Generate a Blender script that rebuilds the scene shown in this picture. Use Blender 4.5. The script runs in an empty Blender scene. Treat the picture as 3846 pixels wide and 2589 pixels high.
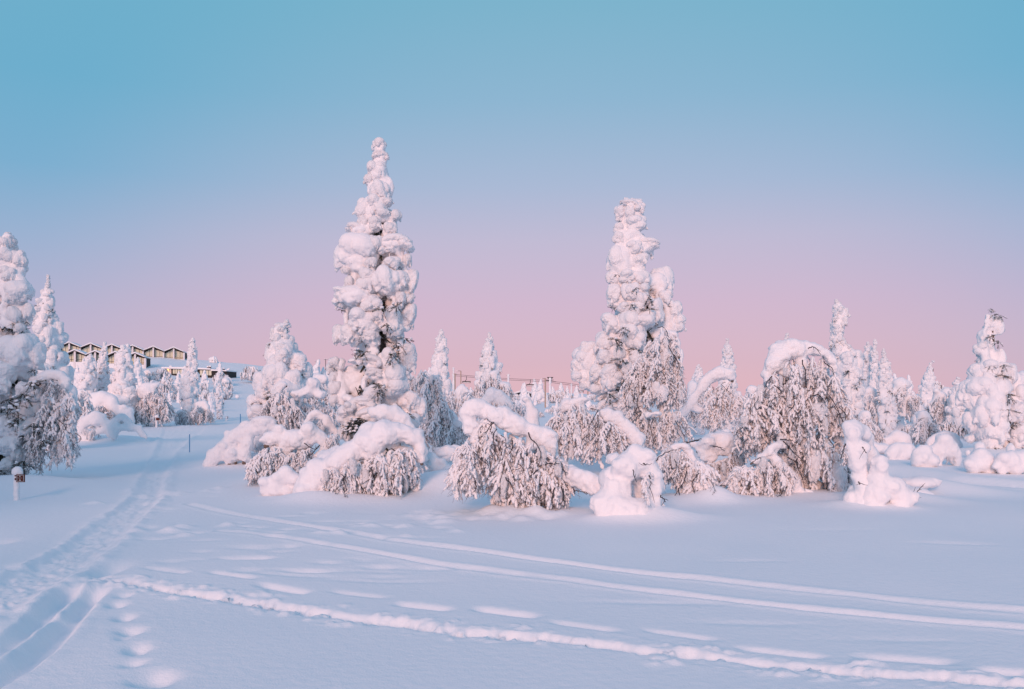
import bpy, math, random
import numpy as np
from mathutils import Vector, Matrix, Euler
R = math.radians
random.seed(7); RNG = np.random.default_rng(7)
scene = bpy.context.scene
COL = scene.collection

# ------------------------------------------------------------------ camera
F, CX, HZ, EYE = 3200.0, 1923.0, 1494.0, 2.0     # focal length and horizon line, measured on the photograph; eye height (m)
cam = bpy.data.cameras.new('camera'); cam_o = bpy.data.objects.new('camera', cam); COL.objects.link(cam_o)
cam.sensor_width = 36.0; cam.lens = 36.0*F/3846.0; cam.shift_y = (HZ-1294.5)/3846.0
cam.clip_start = 0.1; cam.clip_end = 6000
cam_o.location = (0, 0, EYE); cam_o.rotation_euler = (R(90), 0, 0)
scene.camera = cam_o
# ------------------------------------------------------------------ sky and sun
SUN_AZ, SUN_EL = R(193), R(19)        # azimuth clockwise from +Y: behind the camera, a little to its left
sdir = Vector((math.sin(SUN_AZ)*math.cos(SUN_EL), math.cos(SUN_AZ)*math.cos(SUN_EL), math.sin(SUN_EL)))
world = bpy.data.worlds.new('World'); scene.world = world; world.use_nodes = True
nt = world.node_tree; nt.nodes.clear()
def wn(t, **kw):
    n = nt.nodes.new(t)
    for k, v in kw.items(): setattr(n, k, v)
    return n
tc = wn('ShaderNodeTexCoord'); sep = wn('ShaderNodeSeparateXYZ'); nt.links.new(tc.outputs['Generated'], sep.inputs[0])
def srgb(r, g, b):
    f = lambda c: (c/255/12.92) if c/255 <= .04045 else ((c/255+.055)/1.055)**2.4
    return (f(r), f(g), f(b), 1)
def wramp(stops):
    n = wn('ShaderNodeValToRGB'); cr = n.color_ramp
    while len(cr.elements) < len(stops): cr.elements.new(.5)
    for e, (p, c) in zip(cr.elements, stops): e.position = p; e.color = c
    nt.links.new(sep.outputs['Z'], n.inputs[0]); return n
NZ = [(0, .15, .14, .09), (.026, .26, .25, .16), (.066, .29, .32, .25), (.146, .21, .28, .31), (.226, .15, .22, .285), (.347, .105, .16, .23), (.467, .08, .125, .185), (1, .05, .09, .16)]   # what the Nishita sky gives at these heights
def tone(z, r, g, b):
    c = srgb(r, g, b); k = [np.interp(z, [n[0] for n in NZ], [n[i] for n in NZ])*.2 for i in (1, 2, 3)]
    return (z, (max(.01, c[0]-k[0]), max(.01, c[1]-k[1]), max(.01, c[2]-k[2]), 1))
belt = wramp([tone(0, 223, 180, 190), tone(.04, 216, 180, 195), tone(.11, 209, 183, 205), tone(.18, 194, 187, 211), tone(.24, 172, 186, 213), tone(.33, 147, 183, 210), tone(.46, 128, 181, 203), tone(1, 152, 167, 209)])
side = wramp([tone(0, 196, 176, 199), tone(.09, 182, 179, 206), tone(.165, 156, 179, 210), tone(.235, 126, 176, 209), tone(.32, 112, 175, 206), tone(.46, 112, 177, 203), tone(1, 152, 167, 209)])
dot = wn('ShaderNodeVectorMath', operation='DOT_PRODUCT'); nt.links.new(tc.outputs['Generated'], dot.inputs[0])
anti = Vector((math.sin(R(4)), math.cos(R(4)), 0.0)); dot.inputs[1].default_value = anti
mr = wn('ShaderNodeMapRange', interpolation_type='SMOOTHSTEP'); mr.inputs['From Min'].default_value = .80; mr.inputs['From Max'].default_value = .99
nt.links.new(dot.outputs['Value'], mr.inputs['Value'])
mx = wn('ShaderNodeMix', data_type='RGBA'); nt.links.new(mr.outputs[0], mx.inputs['Factor'])
nt.links.new(side.outputs[0], mx.inputs['A']); nt.links.new(belt.outputs[0], mx.inputs['B'])
sky = wn('ShaderNodeTexSky', sky_type='NISHITA', sun_disc=False); sky.sun_elevation = SUN_EL; sky.sun_rotation = SUN_AZ
bg1 = wn('ShaderNodeBackground'); nt.links.new(mx.outputs['Result'], bg1.inputs[0]); bg1.inputs[1].default_value = 1.25
bg2 = wn('ShaderNodeBackground'); nt.links.new(sky.outputs[0], bg2.inputs[0]); bg2.inputs[1].default_value = .05
add = wn('ShaderNodeMixShader'); add.inputs[0].default_value = .2; nt.links.new(bg1.outputs[0], add.inputs[1]); nt.links.new(bg2.outputs[0], add.inputs[2])
out = wn('ShaderNodeOutputWorld'); nt.links.new(add.outputs[0], out.inputs[0])
sun = bpy.data.lights.new('sun', 'SUN'); sun.energy = 2.35; sun.angle = R(18); sun.color = (1.0, .55, .43)
sun_o = bpy.data.objects.new('sun', sun); COL.objects.link(sun_o); sun_o.rotation_euler = sdir.to_track_quat('Z', 'Y').to_euler(); sun_o.location = (0, -20, 30)
vs = scene.view_settings; vs.view_transform = 'Standard'; vs.look = 'None'; vs.exposure = 0.0; vs.gamma = 1.0; vs.use_curve_mapping = False
scene.cycles.max_bounces = 6; scene.cycles.diffuse_bounces = 4; scene.cycles.use_denoising = True

# ------------------------------------------------------------------ noise
def _h(i, j, k):
    n = (i*374761393 + j*668265263 + k*2147483647 + 1013904223) & 0xFFFFFFFF
    n = ((n ^ (n >> 13))*1274126177) & 0xFFFFFFFF
    n = ((n ^ (n >> 16))*2246822519) & 0xFFFFFFFF
    return ((n ^ (n >> 15)) & 0xFFFF)/65535.0
def vnoise(p):
    p = np.asarray(p, float); i = np.floor(p).astype(np.int64); f = p-i; f = f*f*f*(f*(f*6-15)+10)
    x, y, z = i[:, 0], i[:, 1], i[:, 2]; u, v, w = f[:, 0], f[:, 1], f[:, 2]
    L = lambda a, b, t: a+(b-a)*t
    a = L(L(_h(x, y, z), _h(x+1, y, z), u), L(_h(x, y+1, z), _h(x+1, y+1, z), u), v)
    b = L(L(_h(x, y, z+1), _h(x+1, y, z+1), u), L(_h(x, y+1, z+1), _h(x+1, y+1, z+1), u), v)
    return L(a, b, w)*2-1
def fbm(p, o=3):
    p = np.asarray(p, float); s = 0; a = 1.0; t = 0
    for k in range(o): s = s+a*vnoise(p*(2.03**k)+17.3*k); t += a; a *= .5
    return s/t
def sstep(a, b, x): t = np.clip((x-a)/(b-a), 0, 1); return t*t*(3-2*t)

# ------------------------------------------------------------------ materials
def mat(name, col, rough=.6, spec=.5, metal=0, bump=None, vary=None, emit=None):
    m = bpy.data.materials.new(name); m.use_nodes = True; n = m.node_tree; b = n.nodes['Principled BSDF']
    b.inputs['Base Color'].default_value = (*col, 1); b.inputs['Roughness'].default_value = rough
    b.inputs['Specular IOR Level'].default_value = spec; b.inputs['Metallic'].default_value = metal
    t = n.nodes.new('ShaderNodeTexCoord')
    if bump:
        prev = None
        for sc, dist in bump:
            x = n.nodes.new('ShaderNodeTexNoise'); x.inputs['Scale'].default_value = sc; x.inputs['Detail'].default_value = 4
            n.links.new(t.outputs['Object'], x.inputs['Vector'])
            bp = n.nodes.new('ShaderNodeBump'); bp.inputs['Distance'].default_value = dist; bp.inputs['Strength'].default_value = 1
            n.links.new(x.outputs['Fac'], bp.inputs['Height'])
            if prev: n.links.new(prev.outputs[0], bp.inputs['Normal'])
            prev = bp
        n.links.new(prev.outputs[0], b.inputs['Normal'])
    if vary:
        sc, c2 = vary
        x = n.nodes.new('ShaderNodeTexNoise'); x.inputs['Scale'].default_value = sc; x.inputs['Detail'].default_value = 5
        n.links.new(t.outputs['Object'], x.inputs['Vector'])
        g = n.nodes.new('ShaderNodeMix'); g.data_type = 'RGBA'; g.inputs['A'].default_value = (*col, 1); g.inputs['B'].default_value = (*c2, 1)
        n.links.new(x.outputs['Fac'], g.inputs['Factor']); n.links.new(g.outputs['Result'], b.inputs['Base Color'])
    if emit:
        b.inputs['Emission Color'].default_value = (*emit[0], 1); b.inputs['Emission Strength'].default_value = emit[1]
    return m
M = {}
M['ground'] = mat('snow_ground', (.86, .87, .90), .75, .25, bump=[(60, .004), (12, .008)], vary=(1.2, (.83, .85, .89)))
M['snow'] = mat('snow', (.88, .87, .89), .7, .25, bump=[(14, .018), (60, .006)], vary=(3, (.84, .84, .88)))
M['rime'] = mat('rime_snow', (.90, .88, .90), .8, .2, bump=[(40, .01)], vary=(6, (.84, .84, .87)))
M['twig'] = mat('twig_bark', (.04, .036, .044), .8, .2, vary=(8, (.09, .085, .095)))
M['frosttwig'] = mat('frosted_twig', (.16, .155, .17), .85, .2, vary=(14, (.48, .47, .50)))
M['bark'] = mat('bark', (.12, .085, .07), .9, .2, bump=[(18, .03)], vary=(7, (.22, .18, .16)))
M['needle'] = mat('spruce_needles', (.022, .035, .032), .7, .3, vary=(9, (.07, .062, .045)))

# ------------------------------------------------------------------ mesh tools
class MB:
    def __init__(s): s.v = []; s.f = []; s.m = []; s.n = 0
    def add(s, v, f, mi=0):
        v = np.asarray(v, float); f = [tuple(int(i)+s.n for i in q) for q in f]
        s.v.append(v); s.f += f; s.m += [mi]*len(f); s.n += len(v)
    def tube(s, pts, rad, sides=6, mi=0, sq=1.0):
        P_ = np.asarray(pts, float); n = len(P_); rad = np.broadcast_to(np.asarray(rad, float), (n,))
        T = np.gradient(P_, axis=0); T /= np.linalg.norm(T, axis=1)[:, None]+1e-9
        up = np.array([0, 0, 1.]) if abs(T[0][2]) < .9 else np.array([1., 0, 0])
        a = np.linspace(0, 2*np.pi, sides, endpoint=False); V = []
        for k in range(n):
            u = up-T[k]*np.dot(up, T[k]); u /= np.linalg.norm(u)+1e-9; up = u; w = np.cross(T[k], u)
            V.append(P_[k]+rad[k]*(np.cos(a)[:, None]*w+np.sin(a)[:, None]*u*sq))
        V.append([P_[0]-T[0]*rad[0]*.6]); V.append([P_[-1]+T[-1]*rad[-1]*.6])
        V = np.vstack(V); q = []
        for k in range(n-1):
            for j in range(sides):
                j2 = (j+1) % sides; q.append((k*sides+j, k*sides+j2, (k+1)*sides+j2, (k+1)*sides+j))
        for j in range(sides):
            j2 = (j+1) % sides; q.append((n*sides, j2, j)); q.append((n*sides+1, (n-1)*sides+j, (n-1)*sides+j2))
        s.add(V, q, mi)
    def ball(s, c, r, sub=2, mi=0, M3=None):
        v, f = ICO[sub]; p = v*np.asarray(r, float)
        if M3 is not None: p = p@np.asarray(M3).T
        s.add(p+np.asarray(c, float), f, mi)
    def box(s, x0, x1, y0, y1, z0, z1, mi=0):
        v = [(x, y, z) for z in (z0, z1) for y in (y0, y1) for x in (x0, x1)]
        s.add(v, [(0, 2, 3, 1), (4, 5, 7, 6), (0, 1, 5, 4), (2, 6, 7, 3), (0, 4, 6, 2), (1, 3, 7, 5)], mi)
    def prism(s, poly, y0, y1, mi=0):          # polygon in xz, extruded along y
        n = len(poly); v = [(x, y0, z) for x, z in poly]+[(x, y1, z) for x, z in poly]
        f = [tuple(range(n))[::1], tuple(range(2*n-1, n-1, -1))]+[(i, i+n, (i+1) % n+n, (i+1) % n) for i in range(n)]
        s.add(v, f, mi)
    def arr(s): return np.vstack(s.v)
    def mesh(s, name, mats, smooth=True):
        me = bpy.data.meshes.new(name); me.from_pydata(s.arr().tolist(), [], s.f)
        for m_ in mats: me.materials.append(m_)
        if len(mats) > 1: me.polygons.foreach_set('material_index', s.m)
        if smooth: me.polygons.foreach_set('use_smooth', [True]*len(me.polygons))
        me.update(); return me
def _ico(sub):
    import bmesh
    b = bmesh.new(); bmesh.ops.create_icosphere(b, subdivisions=sub, radius=1)
    b.verts.ensure_lookup_table(); v = np.array([x.co[:] for x in b.verts]); f = [tuple(w.index for w in q.verts) for q in b.faces]; b.free(); return v, f
ICO = {k: _ico(k) for k in (1, 2, 3)}
def link(name, me, parent=None, loc=(0, 0, 0), rot=(0, 0, 0), sc=(1, 1, 1)):
    o = bpy.data.objects.new(name, me); COL.objects.link(o); o.parent = parent
    o.location = loc; o.rotation_euler = rot; o.scale = sc if hasattr(sc, '__len__') else (sc,)*3
    return o
def tag(o, label, cat, group=None):
    o['label'] = label; o['category'] = cat
    if group: o['group'] = group
    return o
def thing(name, label, cat, loc, group=None): return tag(link(name, None, None, loc), label, cat, group)
TS = bpy.data.scenes.new('workbench')           # an empty scene to fuse shapes in, removed at the end
def fused(mb, voxel, smooth=3, amp=0, freq=3, under=.7, name='snow', mats=None, cut=None):
    """union of the closed shapes in mb, as one crusted snow skin"""
    me = mb.mesh('tmp', []); o = bpy.data.objects.new('tmp', me); TS.collection.objects.link(o)
    r = o.modifiers.new('r', 'REMESH'); r.mode = 'VOXEL'; r.voxel_size = voxel
    if smooth: s = o.modifiers.new('s', 'SMOOTH'); s.iterations = smooth; s.factor = .5
    TS.view_layers[0].update(); dg = TS.view_layers[0].depsgraph; ne = bpy.data.meshes.new_from_object(o.evaluated_get(dg))
    bpy.data.objects.remove(o); bpy.data.meshes.remove(me)
    n = len(ne.vertices); co = np.empty(n*3); ne.vertices.foreach_get('co', co); co = co.reshape(-1, 3)
    no = np.empty(n*3); ne.vertex_normals.foreach_get('vector', no); no = no.reshape(-1, 3)
    if amp:
        w = (1-under)+under*np.clip(.55-no[:, 2]*.9, 0, 1.2)
        a = fbm(co*freq+3.1, 2)*.7; b = 1-np.abs(fbm(co*freq*2.2+9.7, 2))*3.0
        co = co+no*(amp*w*(a+.45*np.clip(-b, -1, .6)+.35*fbm(co*freq*5, 2)))[:, None]
    ne.vertices.foreach_set('co', co.ravel()); ne.name = name
    for m_ in (mats or [M['snow']]): ne.materials.append(m_)
    ne.polygons.foreach_set('use_smooth', [True]*len(ne.polygons)); ne.update()
    return ne
def pieces(me, keep=.01):
    """the separate shells of a mesh, each a mesh of its own"""
    n = len(me.vertices); e = np.empty(len(me.edges)*2, int); me.edges.foreach_get('vertices', e); e = e.reshape(-1, 2); lab = np.arange(n)
    while True:
        m_ = np.minimum(lab[e[:, 0]], lab[e[:, 1]]); new = lab.copy(); np.minimum.at(new, e[:, 0], m_); np.minimum.at(new, e[:, 1], m_); new = new[new]; new = new[new]
        if (new == lab).all(): break
        lab = new
    ids, cnt = np.unique(lab, return_counts=True)
    if len(ids) == 1: return [me]
    co = np.empty(n*3); me.vertices.foreach_get('co', co); co = co.reshape(-1, 3); F_ = [tuple(q.vertices) for q in me.polygons]; o = []
    for i, c in zip(ids, cnt):
        if c < n*keep: continue
        k = lab == i; mp = np.cumsum(k)-1; m2 = bpy.data.meshes.new(me.name); m2.from_pydata(co[k].tolist(), [], [tuple(int(mp[v]) for v in f) for f in F_ if k[f[0]]])
        for mt in me.materials: m2.materials.append(mt)
        m2.polygons.foreach_set('use_smooth', [True]*len(m2.polygons)); m2.update(); o.append(m2)
    return o
def spline(pts, n):
    p = np.asarray(pts, float); k = len(p)
    if k == 2: return p[0]+(p[1]-p[0])*np.linspace(0, 1, n)[:, None]
    q = np.vstack([2*p[0]-p[1], p, 2*p[-1]-p[-2]]); o = []
    for t in np.linspace(0, k-1-1e-6, n):
        i = int(t); f = t-i; a, b, c, d = q[i:i+4]
        o.append(.5*((2*b)+(-a+c)*f+(2*a-5*b+4*c-d)*f*f+(-a+3*b-3*c+d)*f**3))
    return np.array(o)
def P(px, py, Y): return np.array(((px-CX)/F*Y, Y, EYE+(HZ-py)/F*Y))
def Z(x0, y0, s, L):                            # points read off an enlarged view, back to photograph pixels
    return [(x0+a[0]/s, y0+a[1]/s)+tuple(v/s for v in a[2:4])+tuple(a[4:]) for a in L]

# ------------------------------------------------------------------ the ground
HILL = [(-2500, 15.6), (300, 15.6), (600, 15), (700, 13.7), (870, 12.4), (960, 11.7), (1300, 8.5), (1700, 4.4), (2100, 3.0), (2800, 2.4), (6000, 2.2)]
def g0(px, py):                                 # photograph pixel on level snow -> ground plan
    Y = EYE*F/(py-HZ); return ((px-CX)/F*Y, Y)
def line(pts, s=1.6507): return [g0(x*s, y*s) for x, y in pts]
MOUNDS = []                                     # (X, Y, rx, ry, h)
def mound(px, py, rx, ry, h): X, Y = g0(px, py); MOUNDS.append((X, Y, rx, ry, h))
for a in [(1420, 1800, 2.4, 2.0, .45), (1300, 1880, 1.0, .5, .12), (1620, 1850, 1.3, .8, .28), (1800, 1850, 1.0, .8, .2), (2060, 1930, 1.0, .5, .12),
          (2400, 1955, .8, .35, .16), (2480, 1950, .7, .3, .08), (2550, 1890, 1.3, .6, .14), (2690, 1895, .35, .3, .2), (2950, 1870, 1.8, .8, .14), (3260, 1915, .8, .4, .12), (1050, 1740, 2.0, 1.5, .3), (1150, 1880, .6, .4, .1),
          (900, 1745, 1.2, .8, .1), (40, 1830, 1.8, 1.2, .28), (430, 1665, 2.2, 1.6, .3), (3480, 1840, .8, .5, .2), (3380, 1890, .9, .5, .18), (3600, 1850, 1.2, .5, .15), (2700, 1740, 1.8, 1.5, .3), (2300, 1745, 2.2, 1.6, .35), (3730, 1720, 2.2, 1.6, .35)]: mound(*a)
SKI1 = line([(430, 1150), (480, 1160), (600, 1178), (700, 1197), (900, 1235), (1050, 1253), (1200, 1271), (1500, 1306), (1800, 1341), (2100, 1372), (2329, 1396), (2700, 1430), (4200, 1568)])
SKI2 = line([(500, 1210), (620, 1225), (760, 1246), (1000, 1284), (1300, 1319), (1600, 1356), (1900, 1391), (2220, 1422), (2600, 1455), (4200, 1592)])
STEP = line([(330, 1290), (560, 1317), (780, 1345), (980, 1368), (1180, 1393), (1350, 1418), (1600, 1452), (1900, 1486), (2200, 1514), (2500, 1540), (4200, 1690)])
RUT = line([(225, 1316), (320, 1332), (400, 1345), (560, 1364), (720, 1384), (880, 1405), (1040, 1430), (1250, 1446), (1450, 1472), (1700, 1497), (1850, 1515), (2100, 1540), (2400, 1566), (2700, 1600), (4200, 1770)])
tz = lambda pts: [g0(x/1.764, 1700+y/1.764) for x, y in pts]
TL = tz([(1060, -95), (1010, 20), (950, 120), (880, 270), (760, 390), (600, 480), (400, 620), (150, 770), (0, 830), (-500, 1060), (-1200, 1400)])
TR = tz([(1300, -110), (1170, 0), (1110, 200), (1080, 320), (960, 440), (850, 550), (720, 680), (570, 800), (400, 890), (180, 1040), (0, 1110), (-500, 1330), (-1200, 1700)])
DIT1 = tz([(560, 870), (450, 930), (330, 1040), (230, 1130), (100, 1230), (0, 1290), (-300, 1480)])
DIT2 = tz([(680, 880), (600, 950), (470, 1080), (340, 1230), (200, 1360), (60, 1450), (-100, 1530), (-300, 1640)])
WEAVE = tz([(1130, 130), (1180, 170), (1220, 250), (1150, 300)])
NS = np.random.default_rng(2).uniform(-.5, .5, 64)
def pdist(X, Y, poly):
    """distance to a polyline, arc length along it, signed side"""
    best = np.full(X.shape, 1e9); S = np.zeros(X.shape); sg = np.zeros(X.shape); acc = 0
    for (x0, y0), (x1, y1) in zip(poly, poly[1:]):
        dx, dy = x1-x0, y1-y0; L2 = dx*dx+dy*dy; t = np.clip(((X-x0)*dx+(Y-y0)*dy)/L2, 0, 1)
        ex, ey = X-x0-t*dx, Y-y0-t*dy; d = np.hypot(ex, ey); k = d < best
        best = np.where(k, d, best); S = np.where(k, acc+t*math.sqrt(L2), S); sg = np.where(k, np.sign(dx*ey-dy*ex), sg); acc += math.sqrt(L2)
    return best, S, sg
def ground_h(X, Y):
    X = np.atleast_1d(np.asarray(X, float)); Y = np.atleast_1d(np.asarray(Y, float))
    def nz(fx, fy, o=2, k=0): return fbm(np.stack([X*fx+k, Y*fy, np.full_like(X, .37+k)], 1), o)
    ang = np.where(Y > 5, X/np.maximum(Y, 5)*F+CX, CX)
    Hh = np.interp(ang, [a for a, b in HILL], [b for a, b in HILL])
    t = np.clip((Y-52)/(255-52), 0, 1); z = Hh*(t**1.9)*(1-.0*t)
    z = z-sstep(262, 420, Y)*6 - sstep(420, 3000, Y)*40
    z = z+.10*nz(.16, .16)*sstep(3, 12, Y)*1.0+.035*nz(.55, .4, 2, 5)+.35*nz(.05, .05, 3, 9)*sstep(30, 80, Y)+.9*nz(.022, .022, 3, 3)*sstep(60, 160, Y)
    for mx_, my, rx, ry, h in MOUNDS: z = z+h*np.exp(-(((X-mx_)/rx)**2+((Y-my)/ry)**2))
    near = (Y > 2.5) & (Y < 130)
    if not near.any(): return z
    x, y = X[near], Y[near]; d = np.zeros_like(x)
    def nn(fx, o=2, k=0): return fbm(np.stack([x*fx+k, y*fx, np.full_like(x, .7+k)], 1), o)
    w1, w2, w3 = nn(1.3, 2, 1), nn(4, 2, 2), nn(11, 2, 3)
    for poly, dep, hw in ((SKI1, .052, .12), (SKI2, .038, .105)):
        q, S, sg = pdist(x, y, poly); q = q+.04*w1+.018*w2
        d -= dep*np.clip(.8+.9*np.interp((S*.55) % 64, np.arange(64), NS), .25, 1.4)*(1-sstep(hw*.2, hw, q)); d += .012*np.exp(-((q-hw*1.25)/.06)**2)
    q, S, sg = pdist(x, y, STEP)                                   # half-buried footprints
    per = .86; ph = (S+.12*w1) % per/per; off = np.where(((S+.12*w1)//per) % 2 > .5, .07, -.07); qq = q*sg-off
    sv = NS[((S+.12*w1)//per).astype(int) % 64]; d -= .055*(1+1.1*sv)*np.exp(-((qq+.06*sv)/(.06+.03*sv))**2)*(1+.6*w1)*sstep(0, .3, ph)*(1-sstep(.68, .98, ph))*sstep(.0, 2., S+1)
    q, S, sg = pdist(x, y, RUT)                                    # freshly broken track
    wl = nn(2.6, 2, 12); q2 = q*(1-.45*wl)+.04*w1+.03*w2; inside = 1-sstep(.02, .135, q2)
    w4 = nn(8, 3, 4); chunk = sstep(.0, .25, w4+.5*wl)
    d -= inside*(.085+.06*wl); d += inside*(.05*chunk+.05*w3)+np.exp(-(q/.18)**2)*np.clip(1+1.5*wl, .2, 2)*(.022*w3+.030*np.clip(nn(14, 2, 31), 0, 1)); d += .02*np.exp(-((q2-.20)/.08)**2)*np.clip(2.2*w4+wl, 0, 1.4)
    ph = (S % .62)/.62; d -= .012*np.exp(-(q/.11)**2)*np.exp(-((ph-.5)/.22)**2)
    a, S1, s1 = pdist(x, y, TL); b, S2, s2 = pdist(x, y, TR)       # the packed trail
    ins = (s1 > 0) & (s2 < 0) | (s1 < 0) & (s2 > 0)
    e = np.minimum(a, b)+.05*w1+.03*w2; edge = np.where((s1 > 0) & (s2 < 0), 1, 0)
    core = edge*sstep(0, .22, e)
    d -= .03*core; d += core*(.022*w3+.016*nn(6, 2, 6)+.03*np.clip(nn(15, 2, 8)-.1, 0, 1))
    d += (1-core)*.03*np.exp(-(e/.13)**2)*(1+1.3*w2)
    for sgn in (-1, 1):                                            # tread marks of the groomer inside the trail
        d -= core*.008*np.exp(-((a-(.45 if sgn < 0 else 1.0))/.16)**2)
    for poly, dep, hw in ((DIT1, .11, .13), (DIT2, .13, .15)):
        q, S, sg = pdist(x, y, poly); q = q+.03*w1+.01*w2
        d -= dep*(1-sstep(hw*.1, hw*1.15, q))*sstep(0, .5, S); d += .008*np.exp(-((q-hw*1.3)/.08)**2)*(1+.7*w2)
        d += .008*w2*np.exp(-(q/.25)**2)
    for px, py, rx, ry, h, sh in [(840, 950, .07, .09, .035, -.2), (790, 1010, .08, .10, .06, .5), (845, 1095, .08, .11, .065, .7), (885, 1185, .10, .10, .07, .2), (840, 1230, .06, .08, .03, .5), (930, 1300, .09, .11, .075, .8), (905, 1390, .08, .07, .04, -.3), (1060, 1480, .13, .13, .09, .6), (950, 1500, .09, .08, .035, .4), (720, 790, .12, .3, .08, .3), (760, 760, .2, .3, .05, .3), (430, 1075, .1, .14, -.06, .3), (585, 905, .1, .14, -.05, .3), (60, 760, .12, .16, .06, 0), (20, 570, .2, .2, .06, 0)]:
        cx, cy = g0(px/1.764-12, 1700+py/1.764); d -= h*np.exp(-(((x-cx)/rx)**2+((y-cy+sh*.5*(x-cx))/ry)**2))
    rg = np.random.default_rng(5)                                  # faint wind-softened dents beside the trail
    for _ in range(46):
        cx, cy = g0(rg.uniform(560, 1500), rg.uniform(1850, 2160)); rx, ry = rg.uniform(.10, .32), rg.uniform(.05, .10); d -= rg.uniform(.01, .045)*np.exp(-(((x-cx)/rx)**2+((y-cy)/ry)**2))
    for _ in range(14):
        cx, cy = g0(rg.uniform(900, 3700), rg.uniform(2000, 2420)); d -= rg.uniform(.008, .022)*np.exp(-(((x-cx)/rg.uniform(.3, .7))**2+((y-cy+.1*(x-cx))/.07)**2))
    # clods under the arching birch and little blown dents along the trail side
    for (cx, cy, rr, n_) in ((g0(1760, 1930)+(1.0, 34)), (g0(1980, 1935)+(.7, 22)), (g0(1560, 1975)+(1.0, 22)), (g0(640+120, 1985)+(1.0, 14)), (g0(690, 1860)+(1.2, 12))):
        rg = np.random.default_rng(int(cx*100)+n_+900)
        for _ in range(n_):
            ux, uy, s_ = cx+rg.normal()*rr*.6, cy+rg.normal()*rr*.45, rg.uniform(.05, .13); d += rg.choice([1, 1, -.7])*s_*.5*np.exp(-(((x-ux)/(s_*1.4))**2+((y-uy)/s_)**2))
    q, S, sg = pdist(x, y, [g0(3260, 1768), g0(3500, 1800), g0(3846, 1822), g0(4400, 1850)])    # crossing trail on the right
    d -= .16*(1-sstep(.5, 1.1, q+.1*w1)); d += (1-sstep(.5, 1.2, q))*.02*w3+.05*np.exp(-((q-1.25)/.2)**2)
    z[near] += d*(1-sstep(70, 130, y))
    return z
def gz(X, Y): return float(ground_h([X], [Y])[0])
def ghit(px, py, lo=4., hi=400.):                # where the sight line meets the snow
    Ys = np.geomspace(lo, hi, 900); Xs = (px-CX)/F*Ys; zz = EYE+(HZ-py)/F*Ys-ground_h(Xs, Ys); k = np.argmax(zz < 0)
    return (Xs[k], Ys[k]) if zz[k] < 0 else (Xs[-1], Ys[-1])
def build_ground():
    rows = [-400, -150, -60, -25, -10, -4, 0, 2, 3.2, 4.2]+[EYE*F/(q-HZ) for q in np.linspace(2760, 1534, 430)]
    rows += list(np.linspace(rows[-1]+2.2, 270, 60))+[290, 330, 400, 600, 1000, 1800, 3000]
    ext = [.25, .6, 1.2, 2.2, 4, 7, 12, 20, 35, 60, 110, 220, 450, 900]
    u = np.linspace(-1, 1, 640); G = []
    for y in rows:
        hw = 1.2+.63*max(y, 2.5); xs = np.concatenate([[-hw-e for e in ext[::-1]], u*hw, [hw+e for e in ext]])
        G.append(np.stack([xs, np.full_like(xs, y)], 1))
    G = np.array(G); nr, nc = G.shape[:2]; A = G.reshape(-1, 2); z = ground_h(A[:, 0], A[:, 1])
    V = np.column_stack([A, z]); i = np.arange(nr*nc).reshape(nr, nc)
    q = np.stack([i[:-1, :-1], i[:-1, 1:], i[1:, 1:], i[1:, :-1]], -1).reshape(-1, 4)
    me = bpy.data.meshes.new('snow_ground'); me.vertices.add(len(V)); me.vertices.foreach_set('co', V.ravel())
    me.loops.add(q.size); me.loops.foreach_set('vertex_index', q.ravel()); me.polygons.add(len(q))
    me.polygons.foreach_set('loop_start', np.arange(0, q.size, 4)); me.polygons.foreach_set('loop_total', np.full(len(q), 4)); me.polygons.foreach_set('use_smooth', np.ones(len(q), bool))
    me.materials.append(M['ground']); me.update(calc_edges=True); me.validate()
    o = link('snow_ground', me); o['kind'] = 'structure'; return o
build_ground()

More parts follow.
